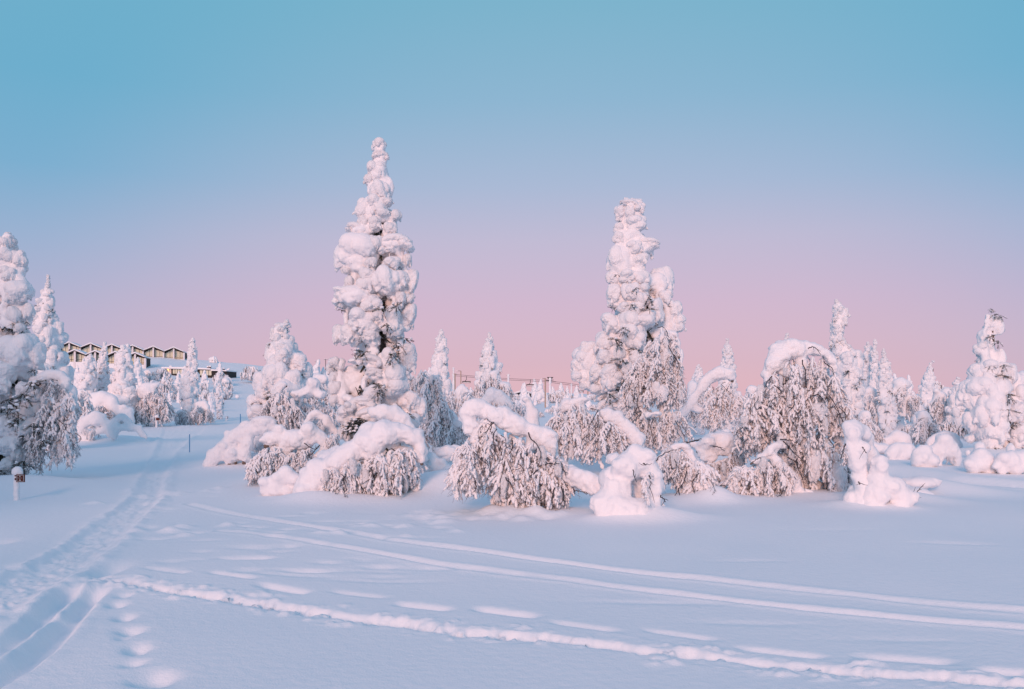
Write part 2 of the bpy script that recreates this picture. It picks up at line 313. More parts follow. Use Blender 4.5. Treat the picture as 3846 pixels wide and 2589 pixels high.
# ------------------------------------------------------------------ snow clumps, sprays, sprigs (shared meshes)
def make_clump(seed, kind):
    rg = np.random.default_rng(seed); b = MB()
    if kind == 'dome':
        b.ball((0, 0, 0), (.66, .66, .6), 3)
        for k in range(6):
            a = k*1.05+rg.uniform(-.4, .4); e = rg.uniform(-.45, .55); q = rg.uniform(.26, .48); r = rg.uniform(.36, .58); b.ball((q*math.cos(a), q*math.sin(a), e*.6), (r, r*rg.uniform(.8, 1.1), r*rg.uniform(.75, 1.1)), 3)
        for _ in range(9):
            a = rg.uniform(0, 6.28); c = rg.uniform(.3, .72); r = rg.uniform(.10, .24); b.ball((c*math.cos(a), c*math.sin(a), -.25-.4*rg.random()), (r, r, r*1.25), 2)
    elif kind == 'mitten':
        b.tube(spline([(0, 0, .55), (.1, 0, .3), (.15, 0, -.2), (.1, 0, -.75)], 9), [.45, .62, .68, .7, .66, .6, .52, .42, .26], 14)
        for _ in range(22):
            z = rg.uniform(-.9, .5); a = rg.uniform(0, 6.28); q = .62-.25*abs(z); r = rg.uniform(.16, .34)
            b.ball((.1+q*.8*math.cos(a), q*.8*math.sin(a), z), (r, r, r*rg.uniform(.9, 1.5)), 2)
        for _ in range(10):
            a = rg.uniform(0, 6.28); r = rg.uniform(.08, .17); c = rg.uniform(.15, .5); b.ball((.1+c*math.cos(a), c*math.sin(a), -.65-.3*rg.random()), (r, r, r*1.6), 2)
    else:                                        # shelf: snow lying along a drooping bough
        b.tube(spline([(-.85, 0, .2), (-.3, 0, .35), (.3, 0, .2), (.85, 0, -.3)], 10), [.3, .42, .5, .55, .57, .56, .53, .48, .4, .28], 14, 0, .85)
        for _ in range(26):
            x = rg.uniform(-.9, .9); r = rg.uniform(.12, .3); b.ball((x, rg.uniform(-.42, .42), .1-.35*x*(x > 0)-rg.uniform(.15, .55)), (r, r, r*rg.uniform(.9, 1.4)), 2)
        for _ in range(5):
            x = rg.uniform(-.7, .7); r = rg.uniform(.2, .35); b.ball((x, rg.uniform(-.2, .2), .38-.25*x*x), (r*1.2, r, r*.7), 2)
    me = fused(b, .055, 9, .10, 2.0, .92, 'snow_clump')
    return me
CL = {k: [make_clump(100*i+j, k) for j in range(n)] for i, (k, n) in enumerate((('dome', 6), ('mitten', 5), ('shelf', 4)))}
CLbox = {}
for k in CL:
    for me in CL[k]:
        a = np.array([v.co[:] for v in me.vertices]); CLbox[me.name] = (a.min(0), a.max(0))
LAID = []
def clump(parent, c, w, d, h, roll=0, yaw=None, kind='dome', name='snow_clump'):
    """one clump of snow, c its centre in the world, w d h its full size"""
    me = random.choice(CL[kind]); lo, hi = CLbox[me.name]; mid = (lo+hi)/2; s = np.array((w, d, h))/(hi-lo)
    if yaw is None: yaw = random.choice((0, math.pi))+random.uniform(-.5, .5)
    if kind == 'dome' and abs(yaw) < 9: yaw = random.uniform(0, 6.28)
    if kind == 'dome': s = np.array((w, w, h))/(hi-lo); 
    ro = Euler((random.uniform(-.15, .15), -roll, yaw), 'ZYX' if kind == 'dome' else 'XYZ')
    L = np.array(c)-np.array(parent.location)
    off = ro.to_matrix()@Vector(mid*s)
    LAID.append((L, w, h))
    o = link(name, me, parent, Vector(L)-off, ro, tuple(s)); o.rotation_mode = ro.order; o.rotation_euler = ro
    return o

def make_spray(seed, n=30, fine=1.0, bare=0.2):
    """a hanging birch branch about 1 m long: crusted twigs (0) and dark bare ends (1)"""
    rg = np.random.default_rng(seed); b = MB()
    main = [np.zeros(3)]; dirv = np.array([rg.normal()*.6, rg.normal()*.6, -.2])
    for k in range(7):
        dirv = dirv*.6+np.array([rg.normal()*.22, rg.normal()*.22, -.42]); main.append(main[-1]+dirv/np.linalg.norm(dirv)*.14)
    mp = spline(main, 16); b.tube(mp, np.linspace(.011, .005, 16), 4, 1)
    rr = (.014+.026*rg.random(16)**1.5)*fine; sd = rg.normal(size=3)*.012; sd[2] = 0
    b.tube(mp[:13]+sd, rr[:13], 6, 0)
    for i in range(n):
        t = rg.uniform(.0, .92); st = mp[int(t*15)]; L = rg.uniform(.10, .36)*(1.15-.5*t); dv = np.array([rg.normal(), rg.normal(), rg.uniform(-.5, .25)]); pts = [st]
        for k in range(5):
            dv = dv*.7+np.array([rg.normal()*.24, rg.normal()*.24, -.40]); pts.append(pts[-1]+dv/np.linalg.norm(dv)*L/5)
        p = spline(pts, 8); b.tube(p, np.linspace(.0065, .0035, 8), 3, 1)
        sd = rg.normal(size=3)*.009
        if rg.random() > bare:
            r2 = (.009+.020*rg.random(8)**1.6)*fine; m_ = rg.integers(5, 9); b.tube(p[:m_]+sd, r2[:m_], 5, 0)
        for _ in range(3):
            q = p[rg.integers(1, 8)]; r = rg.uniform(.012, .027)*fine; b.ball(q+sd, (r, r, r*rg.uniform(1, 2.4)), 1, 0)
        for _ in range(2 if bare > .1 else 1):
            s0 = p[rg.integers(2, 8)]; e = np.array([rg.normal()*.07, rg.normal()*.07, -rg.uniform(.03, .14)]); b.tube([s0, s0+e*.5+rg.normal(size=3)*.012, s0+e], [.0045, .004, .0025], 3, 1)
    return b.mesh('hanging_branch', [M['rime'], M['frosttwig']])
SPRAY = [make_spray(i, 28, 1.25, .12) for i in range(9)]
SPRAYW = [make_spray(50+i, 26, 1.45, .03) for i in range(6)]      # heavier snow
SPRAYD = [make_spray(80+i, 28, 1.0, .3) for i in range(5)]      # barer, darker
def make_bare(seed):
    rg = np.random.default_rng(seed); b = MB(); d = np.array([rg.normal()*.6, rg.normal()*.3, -.3]); p = [np.zeros(3)]
    for k in range(7): d = d*.55+np.array([rg.normal()*.38, rg.normal()*.25, -.36]); p.append(p[-1]+d/np.linalg.norm(d)*.15)
    q = spline(p, 14); b.tube(q, np.linspace(.014, .005, 14), 4, 0)
    for k in range(7):
        s0 = q[rg.integers(1, 13)]; d = np.array([rg.normal(), rg.normal()*.6, -.5]); d /= np.linalg.norm(d); e = s0+d*rg.uniform(.1, .26); mm = (s0+e)/2+rg.normal(size=3)*.03; b.tube([s0, mm, e+[0, 0, -.05]], [.008, .006, .003], 3, 0)
        if rg.random() < .6: b.tube([mm, mm+rg.normal(size=3)*.05+[0, 0, -.06]], [.005, .003], 3, 0)
    return b.mesh('bare_twig', [M['twig']])
BARE = [make_bare(300+i) for i in range(7)]
def spray(parent, c, L, lib=SPRAY, yaw=None):
    me = random.choice(lib); o = link('hanging_branch', me, parent, Vector(c)-parent.location, (random.uniform(-.12, .12), random.uniform(-.12, .12), random.uniform(0, 6.28) if yaw is None else yaw), (L*random.uniform(.8, 1.15), L*random.uniform(.8, 1.15), L))
    return o
def make_sprig(seed):
    rg = np.random.default_rng(seed); b = MB()
    for k in range(9):
        p = np.zeros(3); d = rg.normal(size=3); d[2] = -abs(d[2])*.8; d /= np.linalg.norm(d); pts = [p, p+d*.3, p+d*.55+[0, 0, -.12]]; b.tube(spline(pts, 5), [.012, .01, .009, .007, .004], 3, 0)
        for j in range(38):
            s0 = p+d*rg.uniform(.10, .58)+[0, 0, -.05]; e = rg.normal(size=3); e /= np.linalg.norm(e); s1 = s0+e*.06+d*.04; w = np.cross(e, d)*.009
            b.add([s0-w, s0+w, s1+w*.6, s1-w*.6], [(0, 1, 2, 3)], 0)
        if rg.random() < .8: r = rg.uniform(.05, .11); b.ball(p+d*.4+[0, 0, .06], (r, r, r*.6), 2, 1)
    return b.mesh('needle_sprig', [M['needle'], M['snow']])
SPRIG = [make_sprig(i) for i in range(4)]
def sprig(parent, c, s): return link('needle_sprig', random.choice(SPRIG), parent, Vector(c)-parent.location, (random.uniform(-.4, .4), random.uniform(-.4, .4), random.uniform(0, 6.28)), (s, s, s))

# ------------------------------------------------------------------ spruces
def trunk(parent, base, top, r):
    b = MB(); p = spline([base, (np.array(base)*.6+np.array(top)*.4)+RNG.normal(size=3)*.04, top], 12); b.tube(p-np.array(parent.location), np.linspace(r, .03, 12), 8)
    for k in range(14):                           # dead limbs inside the crown
        i = RNG.integers(1, 6); a = RNG.uniform(0, 6.28); L = r*RNG.uniform(3, 6)*(1-i/14); s0 = p[i]-np.array(parent.location)
        b.tube([s0, s0+np.array([math.cos(a), math.sin(a), -.3])*L*.5, s0+np.array([math.cos(a), math.sin(a), -.7])*L], [r*.25, r*.18, r*.08], 4)
    me = b.mesh('trunk', [M['bark']]); return link('trunk', me, parent)
def core(parent, prof, Y, cx):
    """dark needled twigs round the trunk, seen only in the gaps"""
    b = MB(); m = Y/F
    for py, xl, xr in prof:
        hw = (xr-xl)/2*m*.46
        for k in range(14):
            a = RNG.uniform(0, 6.28); c = P((xl+xr)/2, py+RNG.uniform(-20, 20), Y)-np.array(parent.location); e = np.array([math.cos(a), math.sin(a), -.45-.4*RNG.random()])*hw
            b.tube(spline([c, c+e*.5+[0, 0, .05], c+e], 5), [.012, .022, .026, .02, .01], 5, 0)
            for j in range(22):
                q = c+e*RNG.uniform(.25, 1.05); d = RNG.normal(size=3)*.10; w = RNG.normal(size=3)*.014; b.add([q-w, q+w, q+d+w*.5, q+d-w*.5], [(0, 1, 2, 3)], 0)
    o = link('inner_needles', b.mesh('inner_needles', [M['needle']], False), parent); o['kind'] = 'stuff'
def auto_clumps(root, prof, Y, dens=1.0, front=True, size=1.0, zmax=None):
    """fill a crown, given as (py, x-left, x-right), with clumps of snow all round the stem"""
    m = Y/F; ys = [p[0] for p in prof]; y = ys[0]; k = 0
    while y < ys[-1]:
        xl = np.interp(y, ys, [p[1] for p in prof]); xr = np.interp(y, ys, [p[2] for p in prof]); hw = (xr-xl)/2*m; cx = (xl+xr)/2
        s = max(.14, hw*random.uniform(.62, .95)) * size
        if hw < .3: s = max(s, hw*1.05)
        n = max(1, int(round(dens*2.6*hw/s))) if hw > .22 else 1
        a0 = random.uniform(0, 6.28)
        for j in range(n):
            a = a0+j*6.28/n+random.uniform(-.3, .3)
            rad = max(0, hw-s*.52)*random.uniform(.85, 1.1) if n > 1 else hw*.1
            if not front and math.sin(a) < -.25: continue
            c = P(cx, y, Y)+np.array([math.cos(a)*rad, math.sin(a)*rad, random.uniform(-.2, .2)*s])
            kd = random.choices(['dome', 'mitten', 'shelf'], [3, 4, 2])[0] if hw > .3 else 'dome'
            ww = s*random.uniform(.8, 1.25); hh = s*random.uniform(.75, 1.35)*(1.25 if kd == 'mitten' else .85 if kd == 'shelf' else 1)
            if kd == 'dome': clump(root, c, ww, ww, hh, random.uniform(-.3, .3))
            else: clump(root, c, ww, ww*.8, hh, 0, a, kd)
            if random.random() < .35 and hw > .35: sprig(root, c+np.array([math.cos(a)*.1, math.sin(a)*.1-.05, -hh*.42]), s*random.uniform(.5, .9))
        y += s/m*random.uniform(.36, .5)/max(.7, dens**.5); k += 1
def under_snow(root, prof, Y, gaps):
    """the packed snow between the clumps; open where the dark needles show"""
    b = MB(); ys = [p[0] for p in prof]; R0 = np.array(root.location)
    for L, w, h in LAID:
        py = HZ+(EYE-(L[2]+R0[2]))/Y*F; ax = ((np.interp(py, ys, [p[1] for p in prof])+np.interp(py, ys, [p[2] for p in prof]))/2-CX)/F*Y-R0[0]
        c = np.array([ax+(L[0]-ax)*.86, L[1]*.8, L[2]-h*.04])
        if any(np.linalg.norm((L-g)[[0, 2]]) < .12+.14*w and L[1] < .3 for g in gaps): continue
        k = RNG.uniform(.84, 1.2, 3); b.ball(c, (w*.5*k[0], w*.46*k[1], h*.51*k[2]), 2)
    t = [P((p[1]+p[2])/2, p[0]+20, Y+.05)-R0 for p in prof]; b.tube(spline(t, 3*len(t)), np.interp(np.linspace(0, 1, 3*len(t)), [0, .1, .5, 1], [.08, .1, .17, .24])*min(1.2, (t[0][2]-t[-1][2])/5), 10)
    if b.n:
        for me in pieces(fused(b, max(.045, Y*.0022), 13, .09, 2.6, .6, 'snow_mantle')): link('snow_mantle', me, root)
def spruce(label, prof, Y, base_py=None, lobes=(), dens=1.0, group='snow-laden spruces', name='spruce_tree', size=1.0, sprigs=(), auto=True, full=None):
    cxb = (prof[-1][1]+prof[-1][2])/2; X = (cxb-CX)/F*Y; g = gz(X, Y)
    root = thing(name, label, 'spruce', (X, Y, g-.05), group)
    t = P((prof[0][1]+prof[0][2])/2, prof[0][0]+25, Y); trunk(root, (X, Y, g-.3), t, .05+.018*(t[2]-g))
    lo = [p for p in prof[3:] if p[2]-p[1] > 60]
    if lo: core(root, lo, Y, cxb)
    gy = HZ+(EYE-g)/Y*F; LAID.clear()
    pr = list(prof)
    if pr[-1][0] < gy: pr.append((gy, pr[-1][1], pr[-1][2]))
    if auto: auto_clumps(root, [(q[0], q[1]+(q[2]-q[1])*.08, q[2]-(q[2]-q[1])*.08) for q in pr] if lobes else pr, Y, dens, not lobes, size)
    ys = [p[0] for p in prof]; m = Y/F
    for L in lobes:
        x, y, w, h = L[:4]; roll = R(L[4]) if len(L) > 4 else random.uniform(-.2, .2); 
        xl = np.interp(y, ys, [p[1] for p in prof]); xr = np.interp(y, ys, [p[2] for p in prof]); hw = (xr-xl)/2; dx = x-(xl+xr)/2
        dep = -math.sqrt(max(0, hw*hw-dx*dx))*m*.8+min(w, h)*m*.30
        if len(L) > 5: dep += L[5]
        c = P(x, y, Y+dep); k2 = (Y+dep)/Y
        gr = 1.0+.10*min(1, max(0, (min(w, h)-40)/60)); ww, hh = w*m*k2*gr, h*m*k2*gr; a = w/h
        kd = 'mitten' if a < .72 else 'shelf' if a > 1.45 else 'dome'
        if min(w, h) < 40: LAID.append((c-np.array(root.location), ww*1.04, hh*1.04)); continue
        clump(root, c, ww, (ww+hh)*.46, hh, roll, random.choice((0, math.pi)) if kd == 'shelf' else random.uniform(-.6, .6) if kd == 'mitten' else None, kd)
        if random.random() < .28 and y > prof[0][0]+.25*(ys[-1]-ys[0]): sprig(root, c+np.array([0, -.05, -hh*.45]), ww*.6)
    for x, y, s in sprigs:
        xl = np.interp(y, ys, [p[1] for p in prof]); xr = np.interp(y, ys, [p[2] for p in prof]); hw = (xr-xl)/2*m
        sprig(root, P(x, y, Y-hw*.95), s)
    under_snow(root, prof, Y, [P(x, y, Y)-np.array(root.location) for x, y, s in sprigs])
    return root
# the tall spruce left of centre
A_, B_, C_ = (1240, 480, 3.267), (1220, 900, 3.7325), (1200, 1250, 3.484)
LOB1 = Z(*A_, [(595, 215, 205, 150, 0), (615, 345, 225, 140, 5), (668, 455, 100, 95, 0), (580, 530, 230, 250, 15), (480, 640, 150, 170, -20), (620, 790, 250, 310, 18), (735, 710, 130, 280, 8), (470, 750, 90, 110, 0), (690, 910, 200, 140, 10), (430, 990, 230, 310, -20), (580, 960, 260, 260, 0), (640, 1060, 200, 160, 0), (510, 1090, 100, 130, 0), (545, 1180, 150, 190, 20), (800, 1090, 170, 180, 0), (740, 1240, 170, 170, 0), (830, 1240, 120, 180, 0), (400, 1150, 150, 200, 0), (340, 1270, 310, 200, -15)])
LOB1 += Z(*B_, [(440, 210, 560, 560, -12), (300, 430, 150, 150, 0), (640, 330, 170, 180, 0), (600, 500, 230, 240, 0), (560, 650, 240, 260, 0), (700, 60, 200, 250, 0), (980, 70, 480, 290, 15), (1150, 300, 170, 200, 0), (930, 330, 270, 200, 0), (870, 600, 420, 430, 8), (1050, 570, 260, 300, 15), (1060, 850, 160, 250, 0), (1200, 640, 200, 460, -8), (1180, 830, 180, 150, 0), (340, 600, 150, 200, 0), (400, 800, 540, 320, 12), (230, 900, 200, 190, 0), (650, 900, 300, 260, 15), (740, 1060, 190, 220, 0), (230, 1060, 110, 100, 0), (240, 1150, 100, 100, 0), (930, 1120, 250, 400, 0), (990, 1280, 210, 200, 0), (1190, 1080, 200, 380, 0), (520, 1130, 380, 320, -8), (600, 1230, 300, 240, 0), (640, 1350, 240, 190, 0), (200, 1340, 220, 300, 0), (350, 1330, 260, 280, 0), (700, 1450, 180, 100, 0), (1100, 1450, 120, 130, 0), (1080, 1250, 110, 130, 0)])
LOB1 += Z(*C_, [(690, 370, 280, 180, 0), (520, 230, 160, 110, 0), (700, 235, 150, 90, 0), (1170, 280, 200, 300, 12), (1170, 420, 200, 260, 0), (1130, 560, 140, 150, 0), (200, 390, 180, 160, 0), (160, 480, 160, 170, 0), (200, 600, 160, 190, 0), (210, 740, 190, 220, 0), (200, 880, 170, 170, 0), (900, 350, 250, 300, 15), (960, 570, 380, 330, 22), (1000, 710, 330, 250, 0), (720, 520, 230, 150, 0), (690, 790, 250, 210, 0), (920, 780, 150, 140, 0), (1210, 880, 230, 260, 0), (1300, 1020, 230, 340, 8), (1010, 960, 120, 110, 0), (1190, 1160, 260, 220, 0), (390, 980, 180, 150, -15, -.25), (560, 920, 400, 200, 0), (300, 840, 170, 110, 0), (380, 1080, 330, 260, 0), (700, 1090, 520, 260, 10), (330, 1320, 190, 250, 0), (620, 1330, 400, 250, 0), (1050, 1260, 420, 250, 0), (560, 640, 90, 240, 25), (430, 370, 240, 90, -15)])
PROF1 = [(527, 1405, 1440), (600, 1393, 1462), (680, 1370, 1475), (780, 1345, 1495), (860, 1320, 1510), (950, 1275, 1535), (1050, 1268, 1560), (1140, 1262, 1568), (1230, 1265, 1560), (1330, 1255, 1550), (1420, 1250, 1560), (1500, 1240, 1580), (1580, 1245, 1600), (1680, 1265, 1605), (1790, 1290, 1590)]
SP = 'tall spruces towering over the drooping birches'
spruce('tallest spruce of the picture, pointed top, thickly plastered with lumpy snow, left of centre', PROF1, 20.5, lobes=LOB1, group=SP, sprigs=[(x, y, s) for x, y, s in Z(*C_, [(430, 1130, 1.7), (520, 1170, 1.5), (360, 1200, 1.4), (600, 1150, 1.2)])] + [(1470, 1330, .5), (1362, 1320, .45), (1421, 1440, .45), (1415, 1475, .35), (1432, 1155, .5), (1452, 1215, .4), (1490, 1150, .4), (1500, 1290, .5), (1520, 1270, .4), (1530, 1550, .35), (1327, 1590, .55), (1350, 1570, .5), (1310, 1600, .45), (1340, 1610, .5), (1365, 1595, .4)])
A_, B_ = (2120, 720, 2.958), (2100, 1150, 3.136)
LOB2 = Z(*A_, [(620, 250, 140, 200, 0), (740, 150, 220, 120, -8), (840, 190, 130, 150, 0), (720, 260, 120, 200, 0), (800, 350, 230, 200, 8), (900, 320, 90, 120), (935, 400, 60, 70), (850, 505, 110, 110), (760, 440, 100, 80), (600, 420, 120, 150), (600, 520, 150, 150), (690, 500, 100, 130), (590, 760, 250, 320, 0), (930, 590, 260, 160, 8), (780, 620, 180, 180), (880, 680, 120, 90), (1010, 720, 70, 110, -15), (830, 770, 200, 170), (840, 860, 120, 130), (530, 970, 150, 150), (540, 1160, 170, 280, 0), (690, 940, 200, 160), (850, 960, 220, 200), (880, 1080, 150, 130), (1080, 1010, 260, 330, 8), (1130, 1180, 180, 190), (1180, 1040, 80, 130), (740, 1120, 200, 220, 0), (870, 1200, 190, 180), (790, 1310, 180, 200), (660, 1290, 160, 150), (1020, 1320, 160, 280, 8), (1220, 1350, 180, 300, 12), (1265, 1470, 160, 200, 12), (720, 1450, 280, 260, 25), (900, 1420, 260, 200, 15)])
LOB2 += Z(*B_, [(620, 220, 300, 240, -15), (880, 350, 260, 300, 25), (930, 430, 200, 170), (760, 330, 120, 260, 0), (540, 430, 240, 260), (540, 610, 240, 200), (700, 570, 170, 200), (330, 500, 200, 200, -20), (280, 650, 260, 300, -12), (230, 830, 200, 150), (310, 930, 160, 140), (420, 800, 150, 250), (380, 650, 120, 150), (580, 830, 200, 330, 0), (680, 860, 150, 180), (540, 950, 160, 120), (430, 980, 150, 150), (890, 650, 170, 260, -12), (800, 760, 130, 250, 0), (740, 1200, 180, 300, 0), (560, 1170, 260, 150, 0), (640, 1080, 200, 160, 0)])
PROF2 = [(754, 2320, 2420), (850, 2310, 2435), (950, 2285, 2460), (1020, 2275, 2430), (1080, 2270, 2500), (1150, 2275, 2530), (1230, 2265, 2560), (1320, 2240, 2520), (1400, 2200, 2480), (1460, 2200, 2440), (1540, 2240, 2440), (1640, 2260, 2460)]
spruce('broad-topped tall spruce under bulging snow, right of centre behind drooping birches', PROF2, 26.5, lobes=LOB2, group=SP, sprigs=[(2312, 1270, .5), (2318, 1290, .4), (2370, 1145, .4), (2390, 1080, .35), (2345, 1430, .6), (2330, 1350, .5), (2440, 1110, .5), (2440, 1160, .5), (2290, 1480, .6), (2340, 1230, .5)])
A_, B_ = (0, 850, 2.85), (0, 1300, 2.613)
LOB3 = Z(*A_, [(90, 110, 160, 110, 0), (40, 180, 150, 150), (20, 230, 120, 80), (60, 320, 200, 170), (200, 350, 180, 220, 15), (250, 430, 100, 200, 0), (20, 430, 80, 80), (90, 510, 180, 190), (230, 540, 130, 60, 0), (210, 680, 290, 210, 8), (140, 760, 160, 170), (300, 720, 120, 140), (20, 640, 130, 110), (30, 720, 70, 200, 0), (150, 950, 160, 200), (290, 930, 160, 200, 8), (330, 1030, 110, 110), (95, 1040, 100, 140), (210, 1090, 120, 120), (10, 900, 100, 150), (10, 1050, 80, 120), (200, 1340, 370, 370, 0), (380, 1390, 200, 300, 8), (60, 1400, 150, 300, 0), (-100, 300, 200, 250), (-80, 600, 250, 250), (-120, 900, 250, 250), (-150, 1200, 300, 300)])
LOB3 += Z(*B_, [(50, 270, 180, 260), (30, 430, 150, 140), (240, 430, 160, 160), (330, 480, 150, 130), (380, 640, 150, 200), (395, 760, 120, 200, 0), (260, 800, 230, 160, 20), (310, 900, 140, 120), (60, 800, 210, 220), (80, 980, 230, 200), (160, 1060, 110, 150), (70, 1150, 140, 130), (230, 1070, 90, 220, 0), (30, 1210, 130, 120), (110, 1270, 90, 80), (-150, 500, 300, 300), (-150, 900, 300, 300)])
PROF3 = [(875, 0, 55), (960, -40, 90), (1080, -60, 120), (1200, -70, 130), (1300, -80, 140), (1400, -120, 165), (1550, -130, 165), (1680, -150, 165), (1790, -170, 110)]
rA = spruce('big blue-shadowed spruce cut by the left edge of the picture', PROF3, 21, lobes=LOB3, group=SP, sprigs=[(x/2.613, 1300+y/2.613, .55) for x, y in [(220, 470), (60, 530), (150, 570), (180, 700), (330, 760), (420, 930), (320, 350), (90, 580), (220, 1130), (10, 1220)]])
for k in range(16): spray(rA, P(random.uniform(110, 165), random.uniform(1600, 1680), 20.4+random.uniform(-.3, .6)), random.uniform(.5, .85), SPRAYD)
# the big spruce on the right
A_ = (2950, 1050, 1.845)
LOB4 = Z(*A_, [(1430, 230, 110, 70, 0), (1395, 290, 60, 120), (1490, 310, 70, 140, 0), (1340, 390, 60, 90), (1375, 400, 60, 100), (1500, 420, 60, 110), (1345, 480, 90, 90), (1380, 520, 70, 130, 0), (1510, 540, 70, 140, 0), (1545, 600, 70, 110), (1440, 420, 60, 160, 0), (1400, 620, 140, 120), (1330, 650, 130, 130), (1400, 700, 120, 160), (1340, 740, 180, 170, -15), (1270, 800, 150, 200, -15), (1450, 800, 180, 220, 0), (1430, 920, 200, 220), (1350, 940, 130, 180), (1490, 930, 130, 140), (1430, 1060, 190, 200), (1420, 1150, 140, 150), (1500, 1050, 90, 140), (1600, 700, 130, 120, 15), (1630, 800, 120, 160), (1560, 680, 90, 200, 0), (1500, 640, 90, 140, 0), (1620, 1080, 110, 180, 0), (1600, 920, 100, 160), (1280, 980, 110, 150), (1250, 1100, 110, 70, -20), (1550, 850, 70, 220, 0), (1690, 900, 130, 300, 0)])
PROF4 = [(1161, 3710, 3740), (1220, 3690, 3770), (1300, 3665, 3775), (1400, 3655, 3800), (1480, 3630, 3840), (1560, 3620, 3860), (1650, 3650, 3860), (1710, 3680, 3840)]
spruce('large ragged spruce near the right edge, pale sunlit snow skirt, dark gaps on its right', PROF4, 28.5, lobes=LOB4, group=SP, sprigs=[(3735, 1180, .35), (3760, 1185, .35), (3722, 1265, .4), (3750, 1280, .4), (3770, 1370, .5), (3765, 1410, .5), (3788, 1480, .6), (3790, 1540, .6), (3720, 1370, .4), (3727, 1162, .25)])
# spruces of the middle ground: (label, profile, distance)
MID = [
 ('slender pointed spruce with dark twig tips, just right of the left-edge spruce', [(1040, 172, 188), (1090, 160, 200), (1150, 130, 215), (1180, 125, 210), (1230, 130, 240), (1320, 120, 250), (1400, 110, 270), (1480, 100, 280), (1600, 100, 280), (1690, 110, 270)], 32),
 ('short bushy spruce with rounded snow balls, left of the tallest spruce', [(1206, 1060, 1095), (1240, 1012, 1090), (1300, 1005, 1110), (1360, 990, 1165), (1420, 960, 1175), (1480, 935, 1170), (1560, 930, 1180), (1640, 940, 1160), (1735, 960, 1150)], 26.5),
 ('spruce topped by a knobbed finger of snow, right of the big drooping birch', [(1131, 3130, 3155), (1180, 3122, 3190), (1240, 3115, 3175), (1290, 3114, 3180), (1330, 3120, 3230), (1400, 3130, 3245), (1500, 3140, 3250), (1600, 3150, 3240)], 35),
 ('left one of the twin spruces behind the knob-topped spruce', [(1286, 3250, 3268), (1340, 3235, 3285), (1420, 3230, 3300), (1490, 3228, 3300), (1600, 3230, 3300)], 50),
 ('right one of the twin spruces behind the knob-topped spruce', [(1280, 3275, 3298), (1340, 3268, 3300), (1420, 3265, 3310), (1490, 3260, 3312), (1600, 3262, 3312)], 49),
 ('narrow column-like spruce above the snow humps, right of the twin spruces', [(1318, 3308, 3332), (1370, 3300, 3345), (1430, 3290, 3352), (1500, 3292, 3362), (1580, 3290, 3375), (1650, 3300, 3370)], 39),
 ('spruce whose snowy tip curls to the right, alone against the pink sky', [(1359, 3495, 3515), (1366, 3488, 3500), (1410, 3470, 3510), (1440, 3455, 3515), (1500, 3450, 3515), (1540, 3455, 3510)], 62),
 ('stumpy spruce with a hooded top, left of the large ragged spruce', [(1424, 3585, 3610), (1450, 3575, 3615), (1490, 3560, 3628), (1560, 3550, 3640), (1640, 3560, 3640)], 44),
 ('slim spruce rising from low birches, right behind the tallest spruce', [(1241, 1645, 1668), (1290, 1632, 1680), (1350, 1622, 1690), (1410, 1610, 1695), (1480, 1610, 1700), (1560, 1615, 1695)], 42),
 ('spruce with drooping arms above a birch, left of the chairlift cable', [(1257, 1827, 1850), (1290, 1818, 1860), (1340, 1800, 1868), (1380, 1788, 1890), (1420, 1782, 1880), (1480, 1790, 1880), (1560, 1800, 1870)], 44),
 ('beaded slender spruce right behind the leaning birch', [(1277, 2722, 2742), (1320, 2710, 2755), (1380, 2702, 2765), (1440, 2700, 2768), (1520, 2700, 2775), (1600, 2705, 2770)], 45),
 ('little spruce left behind the leaning birch stem', [(1375, 2612, 2634), (1410, 2605, 2642), (1450, 2595, 2645), (1500, 2590, 2650), (1580, 2590, 2650)], 60),
 ('spruce tip peeping over the big drooping birch', [(1261, 2945, 2968), (1300, 2930, 2960), (1360, 2925, 2970), (1450, 2920, 2980), (1600, 2920, 2980)], 40),
 ('thin knobby spruce in front of the hotel\'s lower row', [(1287, 384, 402), (1340, 372, 408), (1400, 360, 408), (1460, 345, 412), (1520, 345, 412), (1590, 350, 410)], 58),
 ('low rounded spruce left below the hotel', [(1334, 328, 352), (1370, 310, 362), (1430, 285, 365), (1500, 275, 360), (1590, 280, 360)], 56),
 ('stout snowman-shaped spruce in front of the hotel\'s right half', [(1301, 455, 488), (1340, 435, 500), (1400, 425, 505), (1440, 420, 512), (1500, 405, 520), (1590, 410, 515)], 57),
 ('tapering spruce before the low flat building', [(1275, 712, 734), (1320, 705, 742), (1380, 695, 745), (1440, 675, 748), (1500, 670, 750), (1585, 680, 748)], 63),
 ('small leaning spruce at the trail bend, right of the tapering spruce', [(1448, 815, 836), (1490, 805, 845), (1530, 810, 842), (1575, 812, 838)], 70),
]
for lb, pf, Y in MID: spruce(lb, pf, Y, size=1.0 if Y < 36 else 1.1)

